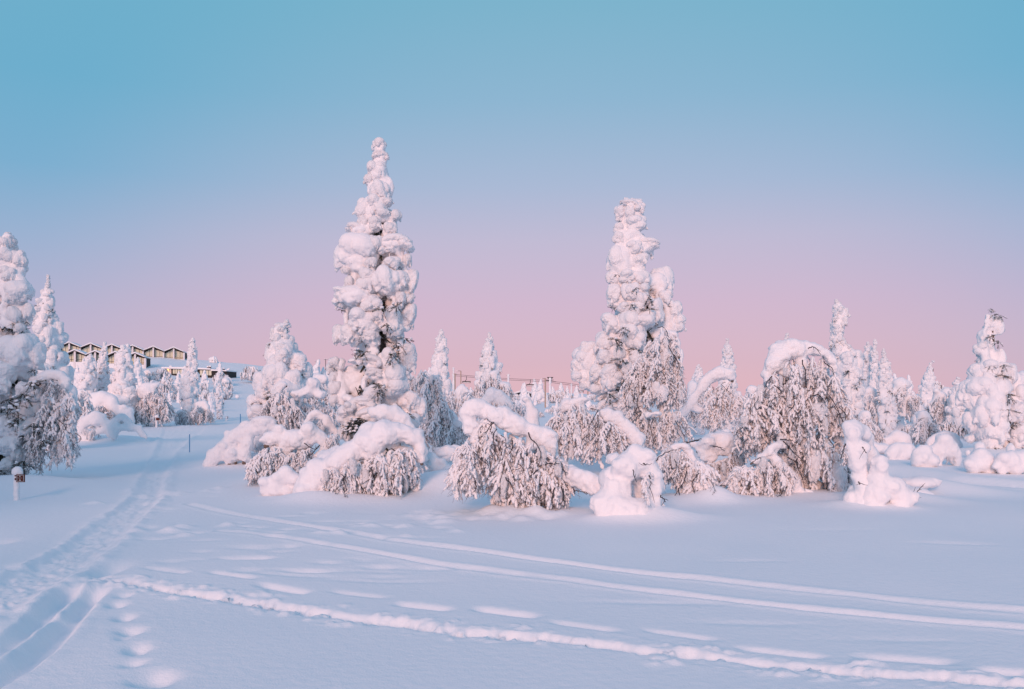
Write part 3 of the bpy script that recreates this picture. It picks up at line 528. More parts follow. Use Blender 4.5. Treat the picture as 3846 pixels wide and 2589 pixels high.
# ------------------------------------------------------------------ drooping birches and other snow-laden stems
def stem_pts(arch, Y, dY=0):
    """arch: (px, py[, radius px[, depth offset m]]) -> world points and radii"""
    p = []; r = []
    for a in arch: yy = Y+(a[3] if len(a) > 3 else 0); p.append(P(a[0], a[1], yy)); r.append((a[2] if len(a) > 2 else 20)*yy/F)
    n = 8*len(p); q = spline(p, n); rr = np.interp(np.linspace(0, len(p)-1, n), range(len(r)), r); return q, rr
def snow_stems(root, arches, Y, balls=(), name='snow_mantle', voxel=None, amp=.06, under=.55, sq=1.15, freq=3.2):
    b = MB(); L = np.array(root.location); rg = np.random.default_rng(int(abs(arches[0][0][0] if arches else balls[0][0]))+11)
    for a in arches:
        q, rr = stem_pts(a, Y); k = np.linspace(0, len(q)*.55, len(q)); rr = rr*(1+.28*fbm(np.stack([k*.5, k*0+rg.uniform(0, 9), k*0], 1), 2)); q = q+np.stack([fbm(np.stack([k*.4, k*0+1+rg.uniform(0, 9), k*0], 1), 2) for _ in range(3)], 1)*rr[:, None]*.4
        b.tube(q-L, rr, 12, 0, sq)
        for j in range(0, len(q), 4): r = rr[j]*rg.uniform(.55, .9); o = rg.normal(size=3)*rr[j]*.4; b.ball(q[j]-L+o+[0, 0, rr[j]*.2], (r*1.2, r*1.1, r), 2)
    for bl in balls:
        x, y, w, h = bl[:4]; d = bl[4] if len(bl) > 4 else 0; yy = Y+d; m = yy/F; c0 = P(x, y, yy)-L; s3 = np.array((w*m/2, (w+h)*m/4*(bl[5] if len(bl) > 5 else 1), h*m/2)); b.ball(c0, s3*.84, 3)
        for _ in range(9):
            d3 = rg.normal(size=3); d3 /= np.linalg.norm(d3); r = rg.uniform(.38, .62); b.ball(c0+d3*s3*(1-r)*1.02, s3*r*rg.uniform(.85, 1.15, 3), 2)
    vx = voxel or max(.032, Y*.0019)
    for me in pieces(fused(b, vx, 7, amp, freq, under, name)): link(name, me, root)
def bare_stem(root, arches, Y):
    b = MB(); L = np.array(root.location)
    for a in arches:
        q, rr = stem_pts(a, Y); b.tube(q-L-[0, 0, 1]*rr[:, None]*.35, np.clip(rr*.42, .015, .09), 7)
    return link('stem', b.mesh('stem', [M['bark']]), root)
def curtain(root, cols, Y, n, L=(.5, .95), lib=None, dep=.45, clumps=0):
    """cols: (px, top py, bottom py) -> hanging branches filling the band"""
    lib = lib or [SPRAY, SPRAYW]; clumps = clumps or n//7; xs = [c[0] for c in cols]; m = Y/F
    for k in range(n):
        x = random.uniform(xs[0], xs[-1]); t = np.interp(x, xs, [c[1] for c in cols]); bt = np.interp(x, xs, [c[2] for c in cols])
        H = (bt-t)*m; l = min(random.uniform(*L), H*1.15); y = t+(random.random()**.85)*max(0, (bt-t)-l*random.uniform(.74, .92)/m)
        e = math.sqrt(max(.05, 1-((x-(xs[0]+xs[-1])/2)/((xs[-1]-xs[0])/2+1))**2)); yy = Y+random.uniform(-1, .8)*dep*e
        spray(root, P(x, y, yy), l, random.choice(lib))
    for k in range(n//22):                 # dark bare twigs on the near side
        x = random.uniform(xs[0], xs[-1]); t = np.interp(x, xs, [c[1] for c in cols]); bt = np.interp(x, xs, [c[2] for c in cols]); H = (bt-t)*m; s = min(random.uniform(.35, .8), H*.8)
        link('bare_twig', random.choice(BARE), root, Vector(P(x, t+random.uniform(.05, .75)*max(0, (bt-t)-s*.7/m), Y-dep*random.uniform(.85, 1.1)))-root.location, (0, random.uniform(-.3, .3), random.choice((0, math.pi))+random.uniform(-.5, .5)), (s, s, s))
    for k in range(clumps):
        x = random.uniform(xs[0], xs[-1]); t = np.interp(x, xs, [c[1] for c in cols]); bt = np.interp(x, xs, [c[2] for c in cols]); y = random.uniform(t+(bt-t)*.1, t+(bt-t)*.85); s = random.uniform(.07, .17)
        clump(root, P(x, y, Y+random.uniform(-1.0, .2)*dep), s, s*.8, s*random.uniform(1.4, 3.2), random.uniform(-.2, .2), None, 'mitten')
def twigs(root, paths, Y, r=.012):
    """dark bare twigs standing out of the snow"""
    for pth in paths:
        b = MB(); q = spline([P(x, y, Y+(z[0] if z else 0)) for x, y, *z in pth], 10)-np.array(root.location); q = q+RNG.normal(size=q.shape)*.008
        b.tube(q, np.linspace(r, r*.35, 10), 4)
        for _ in range(3 if len(pth) > 3 else 2):
            k = RNG.integers(3, 9); s0 = q[k]; t_ = q[min(9, k+1)]-q[k-1]; t_ = t_/(np.linalg.norm(t_)+1e-6); e = (t_*.8+RNG.normal(size=3)*.45)*RNG.uniform(.05, .16); b.tube([s0, s0+e*.5+RNG.normal(size=3)*.01, s0+e], [r*.55, r*.4, r*.2], 3)
        link('bare_twig', b.mesh('bare_twig', [M['twig']]), root)
BG = 'drooping snow-laden birches'
def birch(label, base, Y, arches, curt=(), balls=(), tw=(), group=BG, name='birch_tree', cat='birch', amp=.06, stem=True, under=.55, voxel=None, twr=.012, twY=-.4):
    X = (base-CX)/F*Y; root = thing(name, label, cat, (X, Y, gz(X, Y)-.03), group)
    for x, y, w, h, *d in [q for q in balls if q[3] > 1.3*q[2] and name == 'birch_tree']:      # hanging lumps in the veil
        yy = Y+(d[0] if d else 0); clump(root, P(x, y, yy), w*yy/F*1.1, w*yy/F, h*yy/F, 0, None, 'mitten')
    balls = [q for q in balls if not (q[3] > 1.3*q[2] and name == 'birch_tree')]
    if arches or balls: snow_stems(root, arches, Y, balls, amp=amp, under=under, voxel=voxel)
    if arches and stem: bare_stem(root, arches, Y)
    for c in curt: curtain(root, c[0], Y+(c[3] if len(c) > 3 else 0), c[1], **(c[2] if len(c) > 2 else {}))
    if tw: twigs(root, tw, Y+twY, twr)
    return root
z3 = lambda L: Z(740, 1300, 2.198, L)
def a3(pts, k=2.198, x0=740, y0=1300): return [(x0+p[0]/k, y0+p[1]/k, p[2]/k)+tuple(p[3:]) for p in pts]
def c3(pts, k=2.198, x0=740, y0=1300): return [(x0+p[0]/k, y0+p[1]/k, y0+p[2]/k) for p in pts]
HV = dict(lib=[SPRAYW, SPRAYW, SPRAY])
# round the foot of the tallest spruce
birch('low arching birch bough, bare snow tube reaching the ground beside the trail', 790, 24.5, [a3([(70, 985, 40), (150, 910, 55), (220, 830, 58), (310, 750, 55), (430, 695, 52), (570, 675, 50), (700, 700, 40)]), a3([(310, 790, 22), (320, 870, 24), (320, 970, 28)]), a3([(440, 730, 40), (400, 850, 42), (390, 960, 46)]), a3([(240, 860, 40), (280, 930, 40), (250, 980, 30)])], balls=z3([(560, 620, 240, 110), (470, 470, 150, 150, 2), (480, 560, 160, 140, 2)]))
birch('grey twiggy birch drooping over the short bushy spruce', 1075, 25, [a3([(640, 1000, 30), (650, 700, 34), (660, 480, 32), (680, 340, 30), (740, 320, 26)])], [(c3([(555, 480, 760), (620, 360, 740), (700, 300, 750), (780, 420, 760), (890, 560, 740)]), 74, dict(lib=[SPRAY, SPRAYW, SPRAYD])), (c3([(780, 420, 560), (900, 420, 700), (1000, 440, 700), (1110, 480, 800)]), 36, dict(lib=[SPRAY, SPRAYW]), 1.)], balls=z3([(830, 400, 150, 90), (910, 380, 130, 110), (1020, 400, 130, 90), (960, 310, 130, 130), (700, 310, 80, 60)]))
birch('thin looped bough, snow-coated, left of the dark needle tuft', 1200, 20.6, [a3([(890, 700, 18), (920, 620, 30), (980, 560, 34), (1050, 600, 34), (1100, 660, 32), (1140, 740, 26), (1150, 900, 26)]), a3([(1080, 650, 26), (1040, 690, 24), (1060, 760, 20)])], [(c3([(890, 640, 780), (980, 600, 760), (1060, 640, 720)]), 10)], stem=False)
birch('hump-backed birch with a twig fringe to the snow, left foot of tallest spruce', 1050, 18.9, [a3([(1090, 1000, 34), (1040, 760, 50), (960, 745, 62), (860, 750, 66), (760, 790, 76), (700, 850, 64)]), a3([(700, 730, 50), (620, 770, 54), (560, 820, 44)]), a3([(1060, 880, 34), (990, 930, 40), (970, 1010, 34)])], [(c3([(475, 930, 1120), (530, 860, 1150), (620, 830, 1110), (700, 850, 1080)]), 42), (c3([(690, 900, 1060), (800, 880, 1060), (940, 840, 1000)]), 34, HV), (c3([(1060, 760, 880), (1180, 720, 860)]), 12)], tw=[z3([(880, 800), (960, 850), (1000, 830)]), z3([(1010, 820), (940, 900), (900, 890)]), z3([(600, 850), (570, 930), (590, 1010)])])
birch('great snow arch at the foot of the tallest spruce, hung with white tassels', 1180, 16.9, [a3([(960, 1285, 80), (960, 1180, 88), (1010, 1080, 90), (1110, 990, 88), (1230, 910, 88), (1360, 830, 100), (1480, 760, 104), (1580, 715, 92), (1680, 720, 80)], ), a3([(840, 1270, 60), (880, 1140, 70), (960, 1040, 70), (1080, 960, 70, .3), (1200, 880, 60, .5)]), a3([(1640, 700, 62), (1740, 730, 62), (1810, 800, 58), (1850, 890, 48), (1855, 970, 30)]), a3([(1760, 1060, 34, .2), (1790, 1140, 40, .2), (1790, 1210, 44, .2)])], [(c3([(1060, 1040, 1280), (1200, 980, 1280), (1340, 930, 1290)]), 44, HV), (c3([(1340, 960, 1270), (1480, 900, 1270), (1600, 860, 1240), (1720, 830, 1200), (1800, 860, 1180)]), 78, HV)], balls=z3([(1250, 1020, 75, 90, -.2), (1250, 1220, 150, 150), (1020, 1260, 150, 100), (1560, 680, 150, 90), (1440, 900, 200, 150), (1700, 1150, 120, 150, .3)]), tw=[z3([(1610, 850), (1660, 890), (1700, 1000)]), z3([(1440, 1000), (1450, 1060), (1410, 1120)])], amp=.05, under=.7)
birch('snow-coated limb sweeping down right from the tallest spruce', 1560, 19, [a3([(1480, 540, 50), (1600, 575, 56), (1700, 640, 58), (1780, 730, 56), (1840, 830, 50), (1860, 950, 44)]), a3([(1880, 900, 60, .5), (1960, 980, 60, .5), (2040, 1040, 50, .5), (2010, 1110, 50, .5)])], balls=z3([(2060, 890, 260, 150, 1.5), (2130, 850, 160, 90, 1.6), (2080, 1060, 190, 170, .2), (1930, 1120, 120, 120, .3), (1900, 980, 120, 200, .5)]), stem=False, amp=.05)
birch('small smooth snow hump in front of the great arch\'s left foot', 1060, 17.2, [a3([(560, 1230, 50), (620, 1150, 64), (700, 1110, 62), (790, 1090, 60), (860, 1110, 50)])], balls=z3([(640, 1190, 200, 130), (740, 1200, 180, 100)]), name='snow_hump', cat='snow hump', group='snow humps over buried shrubs', stem=False, amp=.02)
# twiggy birches between the two tall spruces
birch('dense dark-twigged birch right behind the tallest spruce', 1640, 27, [a3([(2000, 900, 30), (1990, 600, 34), (1960, 400, 40), (1930, 300, 36), (1990, 260, 30)])], [(c3([(1880, 420, 860), (1950, 330, 880), (2050, 450, 880), (2190, 650, 860)]), 92, dict(lib=[SPRAY, SPRAYW, SPRAYD])), (c3([(1760, 260, 360), (1850, 200, 520), (1990, 230, 560)]), 34)], balls=z3([(1900, 370, 120, 110), (2060, 570, 180, 120), (1860, 300, 90, 90), (2150, 640, 150, 110), (1930, 560, 110, 90)]))
birch('grey curtain-like birch between slim spruce and chairlift', 1725, 38, [[(1725, 1600, 12), (1725, 1500, 14), (1728, 1465, 16), (1750, 1462, 12)]], [([(1672, 1500, 1590), (1700, 1462, 1600), (1740, 1455, 1600), (1778, 1490, 1590)], 44)])
birch('tall drooping birch under the armed spruce, beneath the chairlift cable', 1850, 39, [[(1850, 1580, 14), (1850, 1480, 16), (1852, 1410, 16), (1868, 1402, 10)]], [([(1776, 1470, 1540), (1810, 1400, 1560), (1860, 1394, 1560), (1900, 1420, 1550), (1932, 1490, 1540)], 95, dict(lib=[SPRAY, SPRAYW, SPRAYD], L=(.6, 1.2)))], balls=[(1800, 1440, 50, 40), (1895, 1450, 60, 40), (1800, 1500, 70, 40)])
birch('snow-capped twiggy shrub behind the arching birch', 1960, 33, [[(1920, 1545, 22), (1870, 1500, 26), (1840, 1490, 22), (1800, 1530, 16)]], [([(1800, 1520, 1570), (1900, 1510, 1580), (1990, 1530, 1600)], 30)])
birch('snow column with a mushroom cap behind the arching birch', 1995, 24, [[(2000, 1680, 24), (1998, 1600, 24), (1993, 1550, 20), (1985, 1515, 14)]], balls=[(1976, 1500, 44, 28), (1992, 1530, 24, 30)], name='snow_column', cat='snow column', group='snow-capped stumps and columns', stem=False, amp=.03)
# the arching birch in the middle
a4 = lambda pts: a3(pts, 2.178, 1650, 1300); c4 = lambda pts: c3(pts, 2.178, 1650, 1300); z4 = lambda L: Z(1650, 1300, 2.178, L)
birch('arching birch in the middle, thick snow roll on top, ragged twig curtain below', 2080, 14.9, [a4([(250, 640, 50), (215, 560, 52), (280, 505, 54), (400, 540, 62), (520, 580, 66), (630, 660, 70), (740, 690, 64), (850, 750, 66), (900, 830, 58), (940, 950, 44), (1010, 1060, 40), (1040, 1130, 40), (1030, 1380, 34)]), a4([(240, 600, 44), (220, 680, 44), (230, 720, 30)]), a4([(300, 640, 34), (300, 740, 36), (290, 850, 30)])],
  [(c4([(150, 850, 1180), (220, 760, 1240), (310, 700, 1150), (430, 640, 1130)]), 58), (c4([(360, 620, 1000), (520, 680, 1340), (700, 730, 1340), (860, 800, 1330), (1040, 960, 1300)]), 120, dict(lib=[SPRAY, SPRAYD, SPRAYW])), (c4([(450, 1200, 1390), (530, 1050, 1395), (620, 1080, 1390)]), 18, HV), (c4([(620, 1000, 1340), (760, 1000, 1340), (880, 1000, 1330)]), 30, HV)],
  balls=z4([(560, 1190, 90, 230), (490, 1320, 80, 130), (580, 1310, 90, 130), (760, 830, 160, 130), (880, 830, 120, 120), (800, 1150, 110, 120), (975, 1340, 110, 110, -.3)]),
  tw=[z4([(725, 710), (760, 770), (810, 820), (840, 900), (820, 960)]), z4([(870, 970), (930, 960), (980, 965)]), z4([(660, 890), (690, 960), (620, 1030)]), z4([(600, 780), (590, 850), (560, 900)]), z4([(450, 620), (400, 680), (350, 720)]), z4([(800, 1020), (740, 1070), (700, 1080)]), z4([(940, 1160), (920, 1250), (860, 1340)]), z4([(1000, 1150), (1010, 1260), (980, 1300)]), z4([(430, 620), (420, 690), (440, 740)]), z4([(290, 1100), (300, 1170), (270, 1200)]), z4([(730, 1200), (800, 1240), (840, 1270)]), z4([(540, 1080), (600, 1150), (610, 1230)])], twY=-.5)
birch('fallen thick stem lying level between arching birch and snow figure', 2190, 14.6, [a4([(960, 1085, 40, .3), (1060, 1040, 66, .2), (1130, 1090, 74), (1230, 1130, 80), (1330, 1150, 84)])], tw=[z4([(1100, 1175), (1150, 1190), (1200, 1195)]), z4([(1200, 1200), (1240, 1215), (1260, 1210)]), z4([(990, 950), (1010, 1010), (1050, 1045)])], name='fallen_stem', cat='fallen stem', group=None, twY=-.1)
birch('smooth snow figure stooping to the right, brightest in the middle front', 2330, 14.0, [a4([(1400, 1440, 120), (1410, 1300, 112), (1430, 1160, 116), (1480, 1050, 100), (1560, 970, 86), (1650, 945, 80), (1720, 1000, 70), (1750, 1090, 62), (1760, 1200, 58), (1750, 1350, 56)]), a4([(1400, 1300, 110, -.1), (1500, 1350, 105, -.15), (1640, 1390, 84, -.15), (1780, 1405, 60, -.1), (1930, 1420, 34)])], [(c4([(1700, 1030, 1300), (1770, 1050, 1320)]), 4, HV)], balls=z4([(1430, 930, 180, 140, .9), (1430, 1430, 330, 80, -.2), (1340, 1400, 110, 80), (1620, 1430, 340, 50, -.1), (1640, 1210, 170, 320, .4), (1600, 1090, 160, 130, .3)]), tw=[z4([(1585, 1010), (1590, 1060), (1600, 1090)]), z4([(1720, 1050), (1730, 1120), (1720, 1170)]), z4([(1670, 960), (1690, 970), (1660, 975)]), z4([(1800, 1230), (1840, 1260), (1850, 1280)])], name='snow_figure', cat='snow figure', group=None, amp=.035, stem=False, under=.3)
birch('birch veil below the broad-topped spruce, crossed by a leaning snowy log', 2290, 22, [a4([(1640, 860, 44), (1600, 760, 52), (1500, 650, 56), (1400, 570, 54), (1340, 540, 46)]), a4([(1340, 1000, 20), (1200, 700, 24), (1160, 520, 30), (1100, 460, 30), (1000, 520, 24)])], [(c4([(890, 680, 860), (960, 540, 960), (1120, 450, 980), (1260, 490, 960), (1380, 600, 900), (1520, 760, 880)]), 120, dict(lib=[SPRAY, SPRAYW, SPRAY, SPRAYD]))], balls=z4([(1040, 470, 110, 110), (1170, 440, 160, 60), (1600, 830, 80, 90)]), tw=[z4([(1300, 520), (1270, 580), (1230, 650), (1220, 700)]), z4([(1290, 560), (1300, 620), (1290, 660)]), z4([(1240, 515), (1265, 515), (1290, 520)]), z4([(1060, 580), (1040, 610), (1030, 620)])])
a5 = lambda pts: a3(pts, 1.5686, 2050, 700); c5 = lambda pts: c3(pts, 1.5686, 2050, 700); z5 = lambda L: Z(2050, 700, 1.5686, L)
birch('tall twiggy birch weeping in front of the broad-topped spruce', 2490, 23.5, [a5([(700, 1560, 26), (690, 1300, 26), (680, 1050, 26), (690, 900, 26), (740, 870, 22), (775, 920, 18), (785, 1010, 14)])], [(c5([(490, 1150, 1330), (560, 980, 1330), (640, 850, 1330), (700, 825, 1330), (770, 900, 1330), (800, 1080, 1300)]), 135, dict(lib=[SPRAY, SPRAYW, SPRAYD])), (c5([(480, 1250, 1440), (600, 1300, 1560), (700, 1300, 1600), (790, 1330, 1500)]), 62, dict(lib=[SPRAY, SPRAYW, SPRAYD]))], balls=z5([(650, 1200, 60, 110, -.35), (690, 1220, 70, 110, -.35), (700, 1000, 70, 150, -.2), (620, 1100, 60, 120, -.2), (600, 1345, 60, 46, -.6), (655, 1340, 80, 44, -.6)]), tw=[z5([(720, 940), (750, 990), (780, 1040), (795, 1090)]), z5([(730, 960), (770, 1020), (790, 1080)]), z5([(660, 835), (690, 828), (715, 850)]), z5([(630, 1370), (620, 1430), (640, 1480)]), z5([(610, 1370), (600, 1440), (590, 1490)]), z5([(760, 1380), (800, 1440), (820, 1480)])], twY=-.55)
a6 = lambda pts: a3(pts, 1.96, 2400, 1200); c6 = lambda pts: c3(pts, 1.96, 2400, 1200); z6 = lambda L: Z(2400, 1200, 1.96, L)
birch('leaning birch with pale stem rising right, curtain hanging from its bent tip', 2550, 29, [a6([(250, 900, 26), (300, 740, 28), (380, 630, 30), (450, 520, 34), (530, 430, 40), (600, 395, 44), (660, 400, 40), (690, 450, 26)])], [(c6([(470, 640, 800), (540, 480, 830), (620, 440, 800), (700, 450, 780), (760, 560, 760)]), 72), (c6([(500, 780, 860), (560, 760, 860)]), 6, dict(lib=[SPRAYD]))], balls=z6([(560, 700, 120, 120), (690, 600, 100, 150), (450, 670, 130, 60), (730, 560, 70, 90)]))
birch('snow-domed shrub with twig fringe left of the big drooping birch', 2690, 18.2, [a6([(430, 960, 44), (500, 920, 60), (600, 900, 66), (680, 920, 56), (720, 980, 40)])], [(c6([(470, 1040, 1200), (560, 1060, 1220), (680, 1000, 1200), (780, 900, 1040)]), 48, dict(lib=[SPRAY, SPRAYW, SPRAYD]))], balls=z6([(500, 990, 170, 150), (640, 960, 150, 130), (640, 830, 90, 50, 4)]), tw=[z6([(720, 940), (770, 970), (820, 1000)]), z6([(440, 890), (380, 900), (310, 905)]), z6([(540, 930), (600, 945), (630, 970)])])
birch('ragged low birch left of centre-right, pink-lit tassels down to the snow', 2560, 16.4, [a6([(110, 1060, 16), (180, 990, 22), (260, 950, 26), (330, 930, 26), (380, 990, 30), (400, 1080, 40), (400, 1200, 30)])], [(c6([(110, 1060, 1180), (200, 980, 1230), (290, 950, 1160), (340, 990, 1200)]), 30, dict(lib=[SPRAY, SPRAYW, SPRAYD])), (c6([(300, 1060, 1330), (400, 1010, 1350), (480, 1080, 1340), (540, 1150, 1320)]), 46, HV)], balls=z6([(390, 1080, 90, 130), (320, 1180, 60, 110), (560, 1320, 150, 80, -.1), (350, 1290, 60, 110), (480, 1290, 50, 90)]), tw=[z6([(110, 1060), (140, 1020), (190, 985), (260, 960)]), z6([(350, 1120), (330, 1200), (280, 1260), (260, 1340)]), z6([(290, 1240), (300, 1300), (305, 1360)]), z6([(540, 1245), (570, 1240), (600, 1225)]), z6([(350, 905), (420, 895), (460, 880)])])
birch('big drooping birch with a snow-roll crown and dense dark twig veil, right', 3020, 17.2, [a6([(930, 430, 34), (980, 350, 58), (1040, 265, 66), (1130, 220, 62), (1220, 208, 52), (1310, 222, 42), (1390, 275, 34), (1430, 335, 26), (1445, 385, 16)]), a6([(1230, 1320, 40), (1210, 1000, 44), (1190, 700, 40), (1180, 450, 36), (1200, 260, 34)]), a6([(1180, 470, 30), (1110, 400, 30), (1040, 400, 26)]), a6([(1300, 1330, 26), (1290, 1200, 30), (1180, 1100, 34), (1080, 1030, 30), (1000, 1000, 26)])],
  [(c6([(760, 760, 990), (850, 520, 1000), (930, 400, 960), (1000, 400, 900)]), 70, dict(lib=[SPRAY, SPRAY, SPRAYW])), (c6([(960, 380, 900), (1050, 290, 900), (1150, 230, 950), (1260, 220, 950), (1380, 270, 900), (1460, 430, 860), (1530, 700, 850)]), 140, dict(lib=[SPRAY, SPRAYW, SPRAYD], dep=.6)), (c6([(1060, 820, 1260), (1200, 800, 1320), (1340, 800, 1320), (1480, 900, 1310), (1590, 960, 1310)]), 100, dict(lib=[SPRAYW, SPRAYW, SPRAY], dep=.6))],
  balls=z6([(1160, 200, 200, 80), (1330, 680, 110, 150, -.5), (1290, 1080, 90, 260, -.5), (1380, 1000, 80, 260, -.3), (1470, 1180, 110, 260, -.5), (1210, 860, 150, 130), (1480, 850, 150, 150, .2), (1500, 1280, 60, 100, -.4)]),
  tw=[z6([(1140, 560), (1150, 600), (1130, 660), (1100, 640)]), z6([(1250, 215), (1290, 205), (1340, 260)]), z6([(1280, 560), (1330, 560), (1370, 620), (1400, 660)]), z6([(1360, 310), (1410, 350), (1440, 400)]), z6([(1400, 880), (1430, 930), (1420, 950)]), z6([(1525, 910), (1500, 970), (1490, 1030)]), z6([(980, 420), (940, 470), (930, 540)]), z6([(1440, 640), (1490, 730), (1520, 780)]), z6([(1400, 560), (1460, 660), (1500, 760)]), z6([(1200, 300), (1230, 420), (1210, 540)]), z6([(1040, 880), (1090, 885), (1120, 890)])], twY=-.55)
birch('low snowy limbs splayed on the ground before the big drooping birch', 2870, 16.6, [a6([(1150, 1290, 34), (1090, 1180, 36), (1010, 1040, 40), (960, 990, 34), (890, 1030, 22), (820, 1060, 16)]), a6([(960, 1000, 30), (1000, 930, 34), (1080, 900, 34, .3), (1180, 880, 34, .5)]), a6([(760, 1100, 22), (780, 1180, 32), (720, 1300, 40)]), a6([(560, 1230, 12), (640, 1210, 16), (740, 1220, 16), (800, 1260, 14)]), a6([(1140, 1150, 30), (1190, 1260, 32), (1300, 1300, 28)])], [(c6([(690, 1090, 1340), (760, 1080, 1345), (840, 1100, 1290)]), 22, HV), (c6([(870, 1040, 1290), (960, 1040, 1310), (1080, 1060, 1290), (1140, 1130, 1300)]), 38, HV)], balls=z6([(720, 1280, 90, 130), (1100, 1310, 200, 60), (800, 1310, 220, 60)]), tw=[z6([(910, 1020), (860, 1030), (830, 1060)]), z6([(560, 1240), (600, 1225), (640, 1215)]), z6([(1090, 1230), (1050, 1280), (1030, 1310)]), z6([(910, 1120), (920, 1180), (940, 1240)])])
# right front: bowed column, ball-headed figure
a7 = lambda pts: a3(pts, 1.845, 2950, 1050); c7 = lambda pts: c3(pts, 1.845, 2950, 1050); z7 = lambda L: Z(2950, 1050, 1.845, L)
birch('bowed white snow column, hooked top, right of the big drooping birch', 3240, 15.1, [a7([(560, 1100, 40, .3), (530, 1050, 52, .2), (470, 1055, 58), (460, 1110, 56), (485, 1220, 56), (520, 1340, 58), (540, 1450, 62), (540, 1560, 70), (530, 1620, 76)]), a7([(560, 1090, 50, .5), (580, 1200, 56, .6), (620, 1300, 60, .7), (640, 1400, 60, .7)])], [(c7([(410, 1130, 1280), (470, 1120, 1280)]), 3, dict(lib=[SPRAYD]))], balls=z7([(545, 1610, 190, 70), (480, 1620, 120, 40)]), name='snow_column', cat='snow column', group='snow-capped stumps and columns', amp=.03, under=.3, tw=[z7([(415, 1140), (400, 1190), (390, 1230)]), z7([(505, 1405), (520, 1415), (515, 1425)]), z7([(530, 1160), (545, 1180), (555, 1200)])])
birch('ball-headed snow figure joined to the bowed column, right foreground', 3330, 14.95, [a7([(650, 1290, 60), (655, 1370, 56), (630, 1440, 54), (590, 1470, 50), (570, 1500, 50)]), a7([(650, 1420, 54), (740, 1440, 64), (800, 1500, 62), (800, 1570, 56), (790, 1620, 60)]), a7([(640, 1440, 60), (610, 1540, 54), (600, 1620, 60)])], balls=z7([(650, 1260, 124, 116), (640, 1420, 130, 120), (850, 1510, 70, 60), (620, 1625, 190, 40), (800, 1625, 190, 40)]), tw=[z7([(890, 1490), (925, 1455), (957, 1425)]), z7([(850, 1530), (870, 1510), (895, 1485)])], name='snow_figure', cat='snow figure', group=None, amp=.035, under=.3, stem=False, twY=0)
HG = 'snow humps over buried shrubs'
def hump(label, base, Y, arches, balls, curt=(), amp=.03): return birch(label, base, Y, arches, curt, balls, name='snow_hump', cat='snow hump', group=HG, stem=False, amp=amp, under=.5)
hump('long low snow hump right behind the ball-headed figure', 3460, 17.5, [], z7([(930, 1410, 310, 110), (1010, 1400, 160, 80)]))
hump('smooth sloping snow hump farthest right of the ball-headed figure', 3440, 16.5, [], z7([(900, 1490, 260, 130), (820, 1470, 150, 120, .3)]))
hump('rounded snow dome at the middle of the right-hand hump row', 3475, 24, [], z7([(950, 1230, 160, 170), (1000, 1260, 170, 120), (910, 1250, 100, 140), (960, 1180, 120, 90)]))
hump('arched hump with open side right of the rounded dome', 3560, 24.5, [a7([(1050, 1280, 30), (1050, 1180, 50), (1100, 1145, 52), (1150, 1180, 48), (1180, 1250, 40), (1200, 1290, 34)])], z7([(1080, 1200, 90, 140)]), [(c7([(1110, 1200, 1270), (1160, 1210, 1270)]), 4, dict(lib=[SPRAYD]))])
hump('bent snow bow behind the arched hump', 3540, 30, [a7([(990, 1150, 24), (1040, 1110, 34), (1100, 1095, 36), (1160, 1110, 34), (1185, 1170, 30), (1190, 1230, 30)])], [], [(c7([(1000, 1130, 1170), (1080, 1120, 1170)]), 6)])
hump('double-rolled snow hump left of the rounded dome', 3380, 26.5, [a7([(720, 1230, 40), (770, 1190, 46), (830, 1180, 46), (880, 1200, 40)]), a7([(740, 1260, 30), (800, 1225, 36), (860, 1230, 36)])], [])
hump('low snow hump next to the bowed column\'s right side', 3310, 28.5, [], z7([(650, 1170, 170, 90), (700, 1180, 110, 80), (600, 1150, 90, 70)]))
hump('bulky snow dome below the narrow column-like spruce', 3390, 31, [a7([(680, 1140, 24), (760, 1110, 34), (800, 1090, 44)])], z7([(815, 1110, 130, 130), (840, 1140, 90, 100)]))
hump('wide double snow hump at the right edge, left half', 3690, 22.5, [a7([(1270, 1290, 50), (1330, 1270, 60), (1400, 1280, 60), (1450, 1310, 50)])], z7([(1300, 1310, 110, 100), (1410, 1320, 110, 90)]))
hump('wide double snow hump at the right edge, right half', 3800, 22.2, [a7([(1460, 1290, 40), (1540, 1265, 64), (1640, 1260, 64), (1700, 1290, 50)])], z7([(1600, 1310, 130, 110), (1500, 1330, 80, 70)]))
hump('upright snow hump under the large ragged spruce, left', 3680, 26.5, [], z7([(1345, 1170, 95, 110), (1350, 1210, 90, 60), (1260, 1200, 60, 60)]))
hump('small upright snow knob under the large ragged spruce, right', 3795, 25.5, [], z7([(1560, 1170, 66, 90), (1570, 1210, 80, 60), (1500, 1220, 100, 50)]))
# left side
a1 = lambda pts: a3(pts, 2.613, 0, 1300); c1 = lambda pts: c3(pts, 2.613, 0, 1300); z1 = lambda L: Z(0, 1300, 2.613, L)
birch('drooping birch leaning out from the left-edge spruce, long white tassel nearly touching the snow', 190, 20.6, [a1([(200, 1150, 40, .6), (260, 700, 46, .5), (330, 420, 50, .2), (420, 320, 54), (520, 290, 60), (610, 330, 60), (660, 410, 44)]), a1([(600, 600, 40), (660, 640, 44), (690, 740, 40), (700, 850, 30)])], [(c1([(420, 480, 940), (500, 520, 960), (560, 600, 960), (600, 640, 900)]), 40, dict(lib=[SPRAY, SPRAYW, SPRAYD])), (c1([(580, 700, 1180), (650, 680, 1190), (720, 720, 1180), (750, 780, 1000)]), 34, HV), (c1([(600, 420, 620), (700, 450, 760), (770, 640, 800)]), 20, dict(lib=[SPRAYW])), (c1([(420, 340, 480), (540, 330, 500), (640, 400, 560)]), 18, dict(lib=[SPRAYD]))], balls=z1([(360, 500, 130, 110), (700, 500, 90, 110), (660, 650, 160, 160), (680, 780, 130, 150), (590, 580, 110, 90)]))
